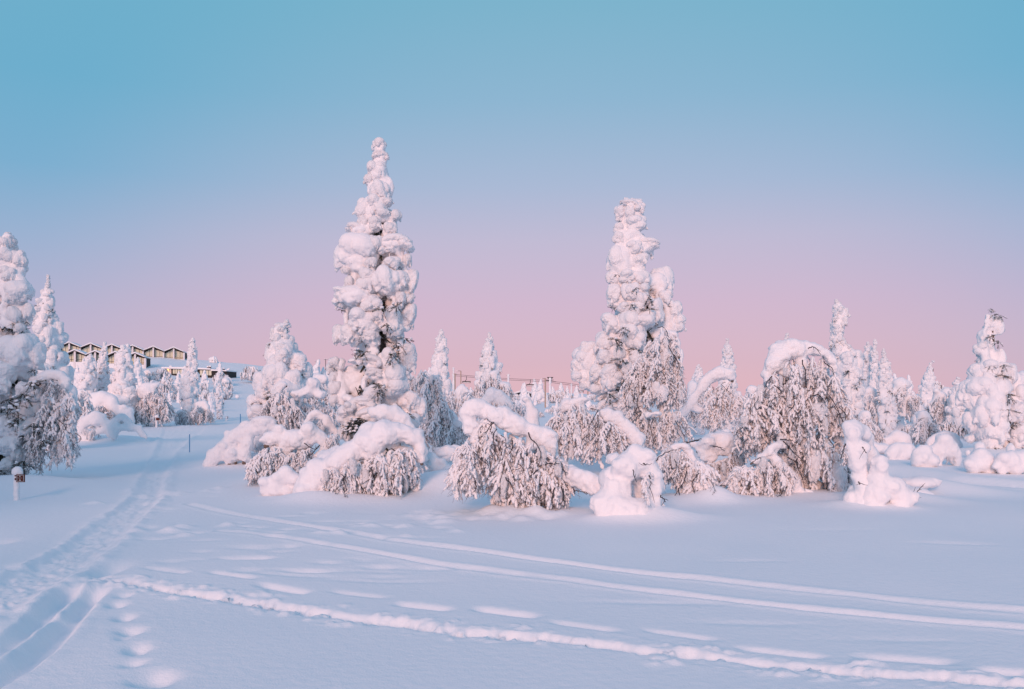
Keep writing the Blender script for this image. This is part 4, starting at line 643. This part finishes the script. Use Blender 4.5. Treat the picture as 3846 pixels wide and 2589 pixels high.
birch('round-crowned grey birch by the trail below the hotel', 580, 57, [[(585, 1600, 14), (575, 1530, 16), (560, 1470, 22), (535, 1475, 20)], [(590, 1450, 14), (545, 1462, 20), (528, 1490, 18)]], [([(520, 1510, 1590), (560, 1470, 1610), (600, 1450, 1600), (636, 1500, 1590)], 95, dict(lib=[SPRAY, SPRAYW, SPRAYD], L=(.7, 1.3), dep=.9))])
birch('arching shrub under a thick snow bow, left below the stout spruce', 400, 54, [[(345, 1590, 20), (352, 1530, 26), (385, 1502, 28), (420, 1518, 24), (440, 1560, 18)], [(450, 1560, 14), (470, 1555, 20), (485, 1580, 16), (490, 1620, 14)]], [([(340, 1530, 1590), (380, 1520, 1605), (430, 1540, 1600)], 44, dict(lib=[SPRAY, SPRAYW, SPRAYD], L=(.6, 1.1), dep=.8))], balls=[(390, 1530, 50, 40)])
birch('spreading frosted birch at the foot of the tapering spruce', 740, 60, [[(745, 1590, 12), (745, 1540, 14), (760, 1520, 14), (785, 1540, 12)], [(700, 1590, 12), (690, 1560, 14), (670, 1550, 14)]], [([(660, 1550, 1590), (700, 1530, 1595), (760, 1520, 1590), (800, 1550, 1585)], 70, dict(lib=[SPRAY, SPRAYW, SPRAYD], L=(.7, 1.2), dep=.9))])
birch('birch thicket between the left-edge spruce and the low rounded spruce', 310, 50, [[(300, 1640, 14), (300, 1560, 16), (290, 1490, 18), (320, 1480, 14)]], [([(262, 1480, 1600), (310, 1460, 1610), (350, 1520, 1600)], 60, dict(lib=[SPRAY, SPRAYW, SPRAYD], L=(.7, 1.2), dep=.8))])
hump('tangle of snow-covered low boughs left of the trail', 420, 36, [a3([(410, 1200, 13), (450, 1130, 24), (520, 1110, 25), (590, 1150, 22), (620, 1210, 18)], 1.425, 0, 800), a3([(590, 1200, 16), (640, 1150, 19), (710, 1150, 19), (760, 1180, 17), (790, 1210, 11)], 1.425, 0, 800), a3([(560, 1160, 16), (480, 1190, 16), (430, 1220, 13)], 1.425, 0, 800), a3([(470, 1100, 19), (520, 1080, 22), (560, 1130, 16)], 1.425, 0, 800), a3([(600, 1120, 14), (650, 1090, 16), (690, 1120, 14), (700, 1160, 11)], 1.425, 0, 800)], Z(0, 800, 1.425, [(445, 1110, 60, 60), (500, 1225, 120, 24)]), [(c3([(440, 1150, 1220), (500, 1160, 1220)], 1.425, 0, 800), 8)])
# right background birches
for lb, x, Y, y0, y1, w in [('frosted birch left behind the curl-tipped spruce', 3390, 47, 1435, 1560, 60), ('frosted birch right below the curl-tipped spruce', 3530, 45, 1480, 1590, 50), ('pink-lit birch tuft standing before the curl-tipped spruce', 3470, 33, 1560, 1670, 36), ('bushy birch left of the stumpy hooded spruce', 3560, 50, 1470, 1580, 44), ('frosted birch between leaning birch and big drooping birch', 2830, 34, 1460, 1620, 50), ('frosted shrub left behind the leaning birch stem', 2610, 42, 1450, 1600, 40), ('birch cloaked in rime behind the twin spruces', 3270, 40, 1470, 1620, 50), ('thick birch right beside the knob-topped spruce foot', 3250, 30, 1560, 1680, 40), ('frosted birch at the right edge behind the large ragged spruce', 3835, 36, 1420, 1600, 50), ('frosted birch behind the short bushy spruce, right', 1200, 34, 1420, 1600, 60), ('rime-grey birch beside the slim spruce', 1600, 34, 1440, 1600, 50)]:
    birch(lb, x, Y, [[(x, y1, 12), (x, (y0+y1)/2, 14), (x-w*.2, y0+8, 20), (x+w*.4, y0+10, 16)]], [([(x-w, y0+45, y1-12), (x-w*.4, y0+5, y1), (x+w*.4, y0+5, y1), (x+w, y0+45, y1-12)], 46, dict(lib=[SPRAY, SPRAYW, SPRAYD], L=(.6, 1.1), dep=.7), 0)], balls=[(x-w*.5, y0+40, w*.8, 34), (x+w*.5, y0+60, w*.7, 34)])

# ------------------------------------------------------------------ far trees
def far_spruce(seed):
    rg = np.random.default_rng(seed); b = MB(); H = 1.0; z = .02; lean = rg.normal()*.04
    while z < .97:
        w = (.17+.05*rg.random())*(1-z)**.75+.035; n = 5 if w > .1 else 2
        for k in range(n):
            a = rg.uniform(0, 6.28); r = w*rg.uniform(.4, .62); q = max(0, w-r*.6); b.ball((lean*z*3+q*math.cos(a), q*math.sin(a), z), (r, r, r*rg.uniform(.8, 1.3)), 2)
        b.ball((lean*z*3, 0, z), (w*.6, w*.6, .06), 2); z += w*.42
    b.ball((lean*3, 0, .97), (.045, .045, .05), 2)
    return fused(b, .022, 2, .025, 9, .6, 'snow_crown')
def far_bush(seed):
    rg = np.random.default_rng(seed); b = MB()
    for k in range(9):
        a = rg.uniform(0, 6.28); q = rg.uniform(0, .4); r = rg.uniform(.18, .34); b.ball((q*math.cos(a), q*math.sin(a), rg.uniform(.1, .75)), (r, r, r*.9), 2)
    for k in range(3):
        a = rg.uniform(0, 6.28); c, s = math.cos(a), math.sin(a); b.tube(spline([(0, 0, .6), (c*.3, s*.3, .9), (c*.6, s*.6, .6), (c*.7, s*.7, .0)], 9), .12, 8)
    return fused(b, .05, 2, .09, 4, .7, 'snow_cap')
def far_twigs(seed):
    rg = np.random.default_rng(seed); b = MB()
    for k in range(150):
        a = rg.uniform(0, 6.28); q = .75*math.sqrt(rg.random()); z = (1.05-.8*q*q)*rg.uniform(.55, 1); p = np.array([q*math.cos(a), q*math.sin(a), z]); L = z*rg.uniform(.3, .8)
        e = p+[rg.normal()*.06, rg.normal()*.06, -L]; mm = (p+e)/2+rg.normal(size=3)*.04
        if k % 3: b.tube([p, mm, e], [.03, .05, .02], 4, 0)
        else: b.tube([p+[.03, .03, 0], mm+[0, -.05, 0], e], [.014, .012, .006], 3, 1)
    return b.mesh('hanging_twigs', [M['rime'], M['twig']])
FS = [far_spruce(i) for i in range(6)]; FB = [far_bush(i) for i in range(4)]; FT = [far_twigs(i) for i in range(3)]
def put_far(kind, px, py, h_px, label, group, Y=None):
    X, Y = ghit(px, py) if Y is None else ((px-CX)/F*Y, Y); h = h_px*Y/F; g = gz(X, Y)
    if kind == 'spruce':
        o = link('spruce_tree', random.choice(FS), None, (X, Y, g-.05), (0, 0, random.uniform(0, 6.28)), (h*random.uniform(.8, 1.15), h*random.uniform(.8, 1.15), h)); tag(o, label, 'spruce', group)
    elif kind == 'hump':
        o = link('snow_hump', random.choice(FB), None, (X, Y, g-h*.1), (0, 0, random.uniform(0, 6.28)), (h*1.1, h*1.1, h)); tag(o, label, 'snow hump', group)
    else:
        o = thing('birch_tree', label, 'birch', (X, Y, g-.05), group); o.rotation_euler = (0, 0, random.uniform(0, 6.28)); o.scale = (h*.8, h*.8, h*.95)
        link('snow_cap', random.choice(FB), o, (0, 0, .15), (0, 0, 1), (.62, .62, .8)); t = link('hanging_twigs', random.choice(FT), o); t['kind'] = 'stuff'
# single ones that stand out
for kind, px, py, h, lb in [('spruce', 800, 1545, 60, 'small spruce right of the tapering spruce, before the low building'), ('hump', 800, 1362, 26, 'lone snow-balled bush on the skyline right of the hotel'), ('birch', 945, 1440, 70, 'frosted birch on the skyline left of the short bushy spruce'), ('spruce', 1165, 1500, 150, 'narrow spruce between short bushy spruce and tallest spruce'), ('spruce', 1216, 1500, 120, 'little spruce just left of the tallest spruce'), ('spruce', 1600, 1500, 110, 'small spruce touching the right side of the tallest spruce'),
    ('spruce', 1962, 1500, 60, 'spruce hiding the middle of the far snowy cabin roof'), ('spruce', 2028, 1510, 85, 'stocky spruce beside the chairlift pylon'), ('spruce', 2079, 1512, 60, 'small spruce right of the chairlift pylon'), ('spruce', 2107, 1510, 72, 'slim spruce under the hanging cable, right of the pylon'), ('spruce', 2130, 1508, 58, 'small spruce left of the thin white post'), ('spruce', 2164, 1508, 60, 'spruce between thin white post and broad-topped spruce'), ('spruce', 2011, 1505, 70, 'thin spruce left of the wooden lamp post'), ('spruce', 2620, 1600, 90, 'low spruce right of the tall snow-caked pole')]:
    put_far(kind, px, py, h, lb, 'far trees on the slope')
rf = random.Random(3)
TRAILX = lambda py: np.interp(py, [1490, 1540, 1600], [905, 880, 800])
zones = [  # (label, group, x0, x1, y0, y1, n, size range)
 ('small snow-laden {} on the slope below the hotel', 600, 960, 1425, 1575, 130, (32, 72)),
 ('small snow-laden {} among the left spruces under the hotel', 250, 620, 1430, 1590, 60, (45, 95)),
 ('small snow-laden {} behind the tallest spruce', 960, 1640, 1450, 1630, 105, (50, 115)),
 ('small snow-laden {} on the far slope around the chairlift', 1640, 2260, 1488, 1610, 95, (28, 70)),
 ('small snow-laden {} far behind the leaning birch', 2500, 2920, 1500, 1640, 50, (45, 110)),
 ('small snow-laden {} in the far thicket on the right', 3180, 3846, 1500, 1650, 90, (45, 115))]
ORD = ['leftmost', 'second', 'third', 'fourth', 'fifth', 'sixth', 'seventh', 'eighth', 'ninth', 'tenth', 'eleventh', 'twelfth', 'thirteenth', 'fourteenth', 'fifteenth', 'sixteenth', 'seventeenth', 'eighteenth', 'nineteenth', 'twentieth'] + ['%d%s' % (i, {1: 'st', 2: 'nd', 3: 'rd'}.get(i % 10, 'th')) for i in range(21, 60)]
for lb, x0, x1, y0, y1, n, (s0, s1) in zones:
    todo = {'spruce': [], 'birch': [], 'hump': []}
    for k in range(n):
        px, py = rf.uniform(x0, x1), rf.uniform(y0, y1)
        if abs(px-TRAILX(py)) < 50+max(0, py-1500)*.5 and px < 1000: continue
        if 560 < px < 900 and py < 1432: continue
        kind = rf.choices(['spruce', 'birch', 'hump'], [4, 4, 3])[0]; h = rf.uniform(s0, s1)*(.55 if kind == 'hump' else .8 if kind == 'birch' else 1.15)
        todo[kind].append((px, py, h))
    where = lb.split('{} ')[1]
    for kind in todo:
        nm = 'snow hump' if kind == 'hump' else kind
        for i, (px, py, h) in enumerate(sorted(todo[kind])):
            put_far(kind, px, py, h, f"small {'' if kind == 'hump' else 'snowy '}{nm}, {ORD[i]}{' ' if i == 0 else ' from left '}{where}".replace('  ', ' '), f'small {nm}s {where}')
# ------------------------------------------------------------------ hotel and cabins
M['wall'] = mat('dark_timber', (.03, .03, .033), .8, .2, bump=[(3, .02)], vary=(2, (.055, .05, .05)))
M['frame'] = mat('window_frame', (.02, .02, .022), .6)
M['pane'] = mat('window_glass', (.62, .63, .49), .15, .8, vary=(.15, (.70, .69, .55)))  # the pale sky's reflection is put into the base colour
M['post'] = mat('whitewashed_post', (.74, .71, .73), .8, vary=(1.5, (.75, .72, .74)))
M['rail'] = mat('pine_rail', (.5, .38, .26), .8, vary=(4, (.6, .48, .34)))
M['wood'] = mat('weathered_pole', (.42, .30, .23), .85, bump=[(12, .01)], vary=(3, (.5, .38, .3)))
M['steel'] = mat('dark_steel', (.06, .06, .07), .5, metal=.6)
M['signred'] = mat('sign_brown', (.075, .016, .012), .6, .2, vary=(20, (.09, .02, .015)))
M['signwhite'] = mat('sign_white', (.60, .57, .56), .6)
M['bluepole'] = mat('blue_stake', (.03, .20, .42), .5, vary=(4, (.05, .25, .48)))
M['lamp'] = mat('lit_lamp', (1, .6, .25), .5, emit=((1, .42, .12), 3))
def nboxm(name, parent, mats, *boxes, smooth=False):
    b = MB()
    for q in boxes: b.box(*q)
    return link(name, b.mesh(name, [mats], smooth), parent)
def gable_row(label, Y, x0, bay, n, base_py, h_eave, h_ridge, slope_py, group='hotel'):
    """a row of gabled rooms with glazed fronts, stepping down the slope; x0 bay in photograph pixels"""
    m = Y/F; bw = bay*m; d = 9.0; X0 = (x0-CX)*m; zb = EYE+(HZ-base_py)*m
    root = thing('hotel_building', label, 'hotel', (X0, Y, zb), group)
    for k in range(n):
        xa = k*bw; xc = xa+bw/2; xb = xa+bw; dz = -slope_py*m*k; e = h_eave+dz; r = h_ridge+dz; f = -3.2+dz
        b = MB(); b.prism([(xa+.02, f), (xb-.02, f), (xb-.02, e), (xc, r), (xa+.02, e)], .9, d); wl = link('wall', b.mesh('wall', [M['wall']], False), root)
        b = MB(); t = .26; b.prism([(xa, e), (xc, r), (xb, e), (xb, e+t), (xc, r+t+.12), (xa, e+t)], -.5, d+.3); rf_ = link('snowy_roof', b.mesh('snowy_roof', [M['snow']]), root); bv = rf_.modifiers.new('b', 'BEVEL'); bv.width = .12; bv.segments = 2; rf_.data.polygons.foreach_set('use_smooth', [False]*len(rf_.data.polygons))
        b = MB(); b.prism([(xa, e-.16), (xc, r-.16), (xb, e-.16), (xb, e-.01), (xc, r-.01), (xa, e-.01)], -.45, d+.2); link('roof_edge', b.mesh('roof_edge', [M['frame']], False), rf_)
        for q, sg in ((xa, 1), (xc, -1)):              # one tall window each side of the ridge post
            wx0, wx1 = q+.30, q+bw/2-.28
            za = (e+(r-e)*((wx0-xa)/(bw/2) if sg == 1 else (xb-wx0)/(bw/2)))-.62; zc = (e+(r-e)*((wx1-xa)/(bw/2) if sg == 1 else (xb-wx1)/(bw/2)))-.30; zl = .5+dz
            fr = MB(); fr.prism([(wx0-.1, zl-.1), (wx1+.1, zl-.1), (wx1+.1, zc+.1), (wx0-.1, za+.1)], .82, .88); fo = link('window', fr.mesh('window', [M['frame']], False), root)
            xm = wx0+(wx1-wx0)*.62; zm = za+(zc-za)*.62
            for (p0, p1, q0, q1) in ((wx0, xm-.05, za, zm), (xm+.05, wx1, zm, zc)):
                zz = zl+.5
                for poly in ([(p0, zl), (p1, zl), (p1, zz-.05), (p0, zz-.05)], [(p0, zz+.05), (p1, zz+.05), (p1, q1), (p0, q0)]):
                    g = MB(); g.prism(poly, .76, .80); link('pane', g.mesh('pane', [M['pane']], False), fo)
        for q, top in ((xa, e), (xc, r)): nboxm('post', root, M['post'], (q-.2, q+.2, -.3, .6, f, top-.2))
        nboxm('snowy_balcony', root, M['snow'], (xa+.22, xc-.22, -.28, .5, f, .45+dz)); nboxm('snowy_balcony', root, M['snow'], (xc+.22, xb-.22, -.28, .5, f, .42+dz))
    nboxm('post', root, M['post'], (n*bw-.2, n*bw+.25, -.3, .6, -3.2-slope_py*m*n, h_eave-slope_py*m*(n-1)-.2))
    for q in range(3): nboxm('balcony_rail', root, M['rail'], ((n-.5)*bw+.3, n*bw-.3, -.36, -.3, .5+q*.22-slope_py*m*(n-1), .58+q*.22-slope_py*m*(n-1)))
    nboxm('chimney', root, M['steel'], (.2, .7, 3, 3.5, h_eave, h_ridge+.4)); root.rotation_euler = (0, 0, R(15))
    return root
gable_row('upper row of zigzag-gabled hotel rooms on the hilltop', 240, 220, 73.6, 6, 1337, 2.55, 3.75, 2.7, 'zigzag-roofed hotel')
gable_row('lower row of zigzag-gabled hotel rooms, half hidden by spruces', 205, 243, 70, 4, 1366, 2.2, 3.2, 2.7, 'zigzag-roofed hotel')
def flat_lodge():
    Y = 190; m = Y/F; X0 = (612-CX)*m; W = 240*m; zb = EYE+(HZ-1416)*m; root = thing('lodge_building', 'low flat-roofed dark lodge with long pale windows on the slope', 'lodge', (X0, Y, zb)); H = 33*m
    xx = lambda px: (px-612)*m; zz = lambda py: (1416-py)*m
    b = MB(); b.prism([(xx(640), -1.5), (xx(850), -1.5), (xx(850), zz(1394)), (xx(792), zz(1390)), (xx(640), zz(1383))], .5, 7); link('wall', b.mesh('wall', [M['wall']], False), root)
    nboxm('porch_wall', root, M['post'], (xx(612), xx(640), .8, 6, -1.5, zz(1384)))
    b = MB(); b.prism([(xx(608), zz(1384)), (xx(792), zz(1389)), (xx(792), zz(1384)), (xx(700), zz(1379)), (xx(608), zz(1379))], -.3, 7.3); link('snowy_roof', b.mesh('snowy_roof', [M['snow']], False), root)
    b = MB(); b.prism([(xx(793), zz(1393)), (xx(852), zz(1395)), (xx(852), zz(1391)), (xx(793), zz(1387))], -.3, 7.3); link('snowy_roof', b.mesh('snowy_roof', [M['snow']], False), root)
    for p0, p1, t0, t1, n in ((646, 692, 1386, 1404, 5), (748, 793, 1391, 1410, 4)):
        wn_ = nboxm('window', root, M['frame'], (xx(p0)-.08, xx(p1)+.08, .40, .46, zz(t1)-.08, zz(t0)+.08)); w = (xx(p1)-xx(p0))/n
        for k in range(n): nboxm('pane', wn_, M['pane'], (xx(p0)+k*w+.05, xx(p0)+(k+1)*w-.05, .33, .38, zz(t1), zz(t0)))
    nboxm('porch_window', root, M['pane'], (xx(615), xx(624), .70, .76, zz(1402), zz(1390)))
    for k, (x, y) in enumerate(((629, 1388), (631, 1393))):
        b = MB(); b.ball((xx(x), .3, zz(y)), .13, 2); link('porch_lamp', b.mesh('porch_lamp', [M['lamp']]), root)
    for x, y in ((763, 1378), (770, 1377), (822, 1385)): ch = nboxm('chimney', root, M['steel'], (xx(x)-.2, xx(x)+.2, 3, 3.4, zz(1390), zz(y))); nboxm('snow_cap', ch, M['snow'], (xx(x)-.26, xx(x)+.26, 2.94, 3.46, zz(y)+.01, zz(y)+.3))
    for x, y, s in ((812, 1386, .7), (629, 1378, .5), (682, 1377, .35), (846, 1388, .5)): clump(root, np.array(root.location)+np.array([xx(x), 2, zz(y)]), s*1.6, s*1.4, s*1.5)
    nboxm('porch_fence', root, M['post'], (xx(612), xx(648), -.9, -.6, -1.5, zz(1406)))
flat_lodge()
def far_cabin():
    Y = 215; m = Y/F; X, = ((1966-CX)*m,); zb = EYE+(HZ-1492)*m; root = thing('cabin_building', 'far snow-roofed cabin peeping over the ridge below the cable', 'cabin', (X, Y, zb))
    w = 34*m; b = MB(); b.prism([(-w*.85, -1), (w*.85, -1), (w*.85, .9), (0, 1.5), (-w*.85, .9)], 0, 6); link('wall', b.mesh('wall', [M['wall']], False), root)
    b = MB(); b.prism([(-w*1.1, .75), (0, 1.45), (w*1.25, .55), (w*1.25, .95), (0, 1.95), (-w*1.1, 1.15)], -.8, 6.5); link('snowy_roof', b.mesh('snowy_roof', [M['snow']]), root)
    for k in (-1, 1): wq = nboxm('window', root, M['frame'], (k*w*.5-.6, k*w*.5+.6, -.06, -.02, -.2, .55)); nboxm('pane', wq, M['pane'], (k*w*.5-.5, k*w*.5+.5, -.12, -.08, -.1, .45))
far_cabin()
# ------------------------------------------------------------------ chairlift, posts, stakes, signs
def pole(name, label, cat, px, y0, y1, Y, r, mt, group=None, extra=None, snow=False):
    X = (px-CX)/F*Y; zt = EYE+(HZ-y0)/F*Y; g = min(gz(X, Y), EYE+(HZ-y1)/F*Y); root = thing(name, label, cat, (X, Y, g-.1), group); H = zt-g+.1
    b = MB(); n = 14; pts = [(0, 0, t) for t in np.linspace(0, H, n)]
    b.tube(pts, r*(1+(.22*RNG.normal(size=n) if snow else 0)), 8 if r > .03 else 6); link('pole', b.mesh('pole', [mt]), root)
    if extra: extra(root, H, Y/F)
    return root
LP = 'lamp posts and pylons along the chairlift'
def lamp_arm(side):
    def f(root, H, m):
        nboxm('lamp_arm', root, M['steel'], *(((0, side*14*m, -.05, .05, H-.5*m, H+1*m),) if side > 0 else ((side*14*m, 0, -.05, .05, H-.5*m, H+1*m),)))
        x = side*14*m; nboxm('lamp_head', root, M['post'], (x-3*m, x+3*m, -.15, .15, H-.5*m, H+1.5*m))
    return f
def twohead(root, H, m):
    for s in (-1, 1): nboxm('lamp_head', root, M['post'], (s*4*m-1.6*m, s*4*m+1.6*m, -.15, .15, H-1*m, H+2*m))
    nboxm('lamp_arm', root, M['steel'], (-7*m, 7*m, -.06, .06, H-2*m, H-1*m))
def pylon_top(root, H, m):
    nboxm('cross_arm', root, M['steel'], (-16*m, 13*m, -.3, .3, H-11*m, H-9*m)); nboxm('top_frame', root, M['steel'], (-11*m, 12*m, -.25, .25, H-1*m, H+1.2*m))
    for s in (-1, 1):
        b = MB(); b.tube([(s*3*m, 0, H-8*m), (s*9*m, 0, H)], .12, 4); link('brace', b.mesh('brace', [M['steel']]), root)
    for k in range(9):
        x = (-16+k*4.6)*m; b = MB(); b.tube([(x, -.2, H-12.3*m-k*.5*m), (x, .2, H-12.3*m-k*.5*m)], 1.5*m, 8); link('sheave', b.mesh('sheave', [M['steel']]), root)
pole('lamp_post', 'wooden lamp post standing before the chairlift pylon', 'lamp post', 2048, 1422, 1548, 120, .10, M['wood'], LP, lamp_arm(-1))
pole('lift_pylon', 'snow-caked chairlift pylon with cross arms and wheels', 'pylon', 2066, 1418, 1500, 190, .30, M['snow'], LP, pylon_top, True)
pole('lamp_post', 'tan lamp post with two heads at the cable\'s left end', 'lamp post', 1709, 1404, 1480, 170, .12, M['wood'], LP, twohead)
pole('lamp_post', 'thin lamp post with an arm, second from the cable\'s left end', 'lamp post', 1731, 1394, 1470, 180, .11, M['wood'], LP, lamp_arm(-1))
pole('lamp_post', 'snow-crusted post behind the two-headed lamp', 'lamp post', 1703, 1382, 1470, 185, .24, M['snow'], LP, None, True)
pole('lamp_post', 'snow-crusted forked post on the cable left of the cabin', 'lamp post', 1909, 1408, 1490, 175, .22, M['snow'], LP, twohead, True)
pole('lamp_post', 'thin white post where the cable meets the broad-topped spruce', 'lamp post', 2146, 1440, 1500, 190, .2, M['snow'], LP, None, True)
pole('lamp_post', 'tan pole left below the broad-topped spruce', 'lamp post', 2208, 1458, 1520, 150, .10, M['wood'], LP)
pole('lamp_post', 'hair-thin pole left of the tallest spruce, shorter one', 'lamp post', 1189, 1358, 1470, 200, .07, M['steel'], LP, twohead)
pole('lamp_post', 'hair-thin pole left of the tallest spruce, taller one', 'lamp post', 1223, 1350, 1470, 200, .07, M['steel'], LP, twohead)
pole('snow_pole', 'tall snow-caked pole right of the weeping birch', 'pole', 2558, 1314, 1612, 52, .13, M['snow'], None, None, True)
def cable():
    pts = [P(1700, 1406, 192), P(1783, 1413.5, 191), P(1884, 1421, 190.5), P(2040, 1428.5, 190), P(2066, 1431, 190), P(2089, 1434.5, 190), P(2151, 1442.5, 189), P(2260, 1462, 188)]
    root = thing('lift_cable', 'chairlift cable sagging across the pink sky', 'cable', tuple(pts[0]))
    for dz, dy in ((0, 0), (-.25, 3.0)):
        b = MB(); b.tube(spline(pts, 30)-np.array(root.location)+[0, dy, dz], .038, 5); link('cable_strand', b.mesh('cable_strand', [M['steel']]), root)
cable()
def chair(px, py, lb):
    Y = 190; m = Y/F; top = P(px, py-24, Y); root = thing('lift_chair', lb, 'lift chair', tuple(top), 'chairs hanging on the lift')
    b = MB(); b.tube([(0, 0, 0), (0, 0, -12*m), (-.25, 0, -16*m), (-.5, .2, -24*m)], .06, 5); link('hanger', b.mesh('hanger', [M['steel']]), root)
    nboxm('seat', root, M['steel'], (-.9, .9, -.5, .3, -25*m, -24*m)); nboxm('backrest', root, M['steel'], (-.9, .9, .3, .42, -24*m, -17.5*m)); nboxm('seat_snow', root, M['snow'], (-.8, .8, -.4, .2, -23.95*m, -21.5*m))
    for s in (-.9, .84): nboxm('side_bar', root, M['steel'], (s, s+.06, -.5, .3, -24*m, -18*m))
chair(1752, 1438, 'lift chair hanging at the left end of the cable'); chair(1992, 1450, 'lift chair hanging over the far cabin'); chair(2176, 1474, 'lift chair half hidden beside the broad-topped spruce')
def stake(px, y0, y1, lb, Y=None):
    X, Y_ = ghit(px, y1) if Y is None else ((px-CX)/F*Y, Y); pole('trail_stake', lb, 'stake', px, y0, y1, Y_, .017*Y_/33, M['bluepole'], 'blue trail stakes')
stake(712, 1632, 1700, 'near blue stake at the right of the trail'); stake(903, 1556, 1594, 'far blue stake up the trail')
def signpost(px, y0, y1, sx0, sx1, sy0, sy1, lb, Y=None, detail=True):
    X, Y = ghit(px, y1) if Y is None else ((px-CX)/F*Y, Y); m = Y/F; g = gz(X, Y); root = thing('trail_sign', lb, 'sign', (X, Y, g-.05), 'brown trail signs'); Zp = lambda py: EYE+(HZ-py)*m-(g-.05); Xp = lambda x: (x-px)*m
    b = MB(); n = 12; zt = Zp(y0+(22 if detail else 6)); q = [(RNG.normal()*.006, RNG.normal()*.006, t) for t in np.linspace(-.2, zt, n)]; r = (11 if detail else 5)*m; b.tube(q, r*(1+.06*RNG.normal(size=n)), 12); link('post', fused(b, .02 if detail else .05, 2, .012, 12, 0, 'post'), root)
    b = MB(); b.ball((Xp(px+(3 if detail else 1)), 0, Zp(y0+(20 if detail else 6))), ((19 if detail else 9)*m, (18 if detail else 8)*m, (20 if detail else 7)*m), 3); b.ball((Xp(px+(7 if detail else 1)), 0, Zp(y0+(26 if detail else 7))), ((17 if detail else 6)*m, (15 if detail else 6)*m, (14 if detail else 5)*m), 3); link('snow_cap', fused(b, .02 if detail else .05, 3, .015, 8, .5, 'snow_cap'), root)
    x0, x1, z0, z1 = Xp(sx0), Xp(sx1), Zp(sy1), Zp(sy0); yb = -12*m if detail else -5*m
    bd = nboxm('sign_board', root, M['signred'], (x0, x1, yb-.02, yb, z0, z1))
    if not detail: return
    nboxm('bracket', root, M['signred'], (Xp(px), x0+.02, yb-.004, yb+.02, z1-.04, z1-.005)); nboxm('bracket', root, M['signred'], (Xp(px), x0+.02, yb-.004, yb+.02, z0+.04, z0+.075))
    w, h = x1-x0, z1-z0; t = .0055; f0, f1 = yb-.026, yb-.021; i = .09*w
    nboxm('sign_border', bd, M['signwhite'], (x0+i, x1-i, f0, f1, z1-i-t, z1-i), (x0+i, x1-i, f0, f1, z0+i, z0+i+t), (x0+i, x0+i+t, f0, f1, z0+i+t, z1-i-t), (x1-i-t, x1-i, f0, f1, z0+i+t, z1-i-t))
    cx = x0+w*.46; b = MB(); b.prism([(cx-.09*w, z0+h*.76), (cx+.09*w, z0+h*.76), (cx, z0+h*.86)], f0, f1); b.prism([(cx-.035*w, z0+h*.66), (cx+.035*w, z0+h*.66), (cx+.035*w, z0+h*.757), (cx-.035*w, z0+h*.757)], f0, f1); link('arrow', b.mesh('arrow', [M['signwhite']], False), bd)
    # the line of lettering is a few pixels long in the photograph: a row of letter-high strokes
    b = MB()
    for k in range(9): q = x0+w*(.20+k*.058); b.box(q, q+w*.03, f0, f1, z0+h*.53, z0+h*(.565 if k else .585))
    link('lettering', b.mesh('lettering', [M['signwhite']], False), bd)
    b = MB(); b.prism([(cx-.05*w, z0+h*.34), (cx+.06*w, z0+h*.40), (cx-.05*w, z0+h*.46)], f0, f1); link('pictogram', b.mesh('pictogram', [M['signwhite']], False), bd)
    b = MB(); b.box(cx-.09*w, cx-.03*w, f0, f1, z0+h*.18, z0+h*.25); b.box(cx-.02*w, cx+.03*w, f0, f1, z0+h*.18, z0+h*.30); b.box(cx+.04*w, cx+.09*w, f0, f1, z0+h*.18, z0+h*.30); link('pictogram', b.mesh('pictogram', [M['signwhite']], False), bd)
signpost(62, 1751, 1880, 70, 101, 1781, 1810, 'snow-capped post with brown sign near the left edge')
signpost(588, 1559, 1606, 588, 602, 1570, 1579, 'snow-capped signpost left of the trail, by the grey birch', detail=False)
signpost(851, 1563, 1582, 850, 858, 1565, 1572, 'small dark sign at the trail bend', detail=False)
signpost(891, 1484, 1496, 889, 896, 1486, 1491, 'tiny farthest sign up the trail', detail=False)
# unseen spruces added left of and behind the viewpoint to shade the left side
for k, (x, y, h) in enumerate([(-10.5, -4.5, 7), (-14, 3, 8.5), (-15.5, 9.5, 8.5), (-18.5, 7, 9), (-21, 14, 8)]):
    o = link('spruce_tree', FS[k], None, (x, y, gz(x, y)-.1), (0, 0, k), (h*1.25, h*1.25, h)); tag(o, f"{['nearest', 'second', 'third', 'fourth', 'farthest'][k]} unseen spruce added for shade left of the viewpoint", 'spruce', 'unseen spruces added for shade, left of the viewpoint')
bpy.data.scenes.remove(TS)
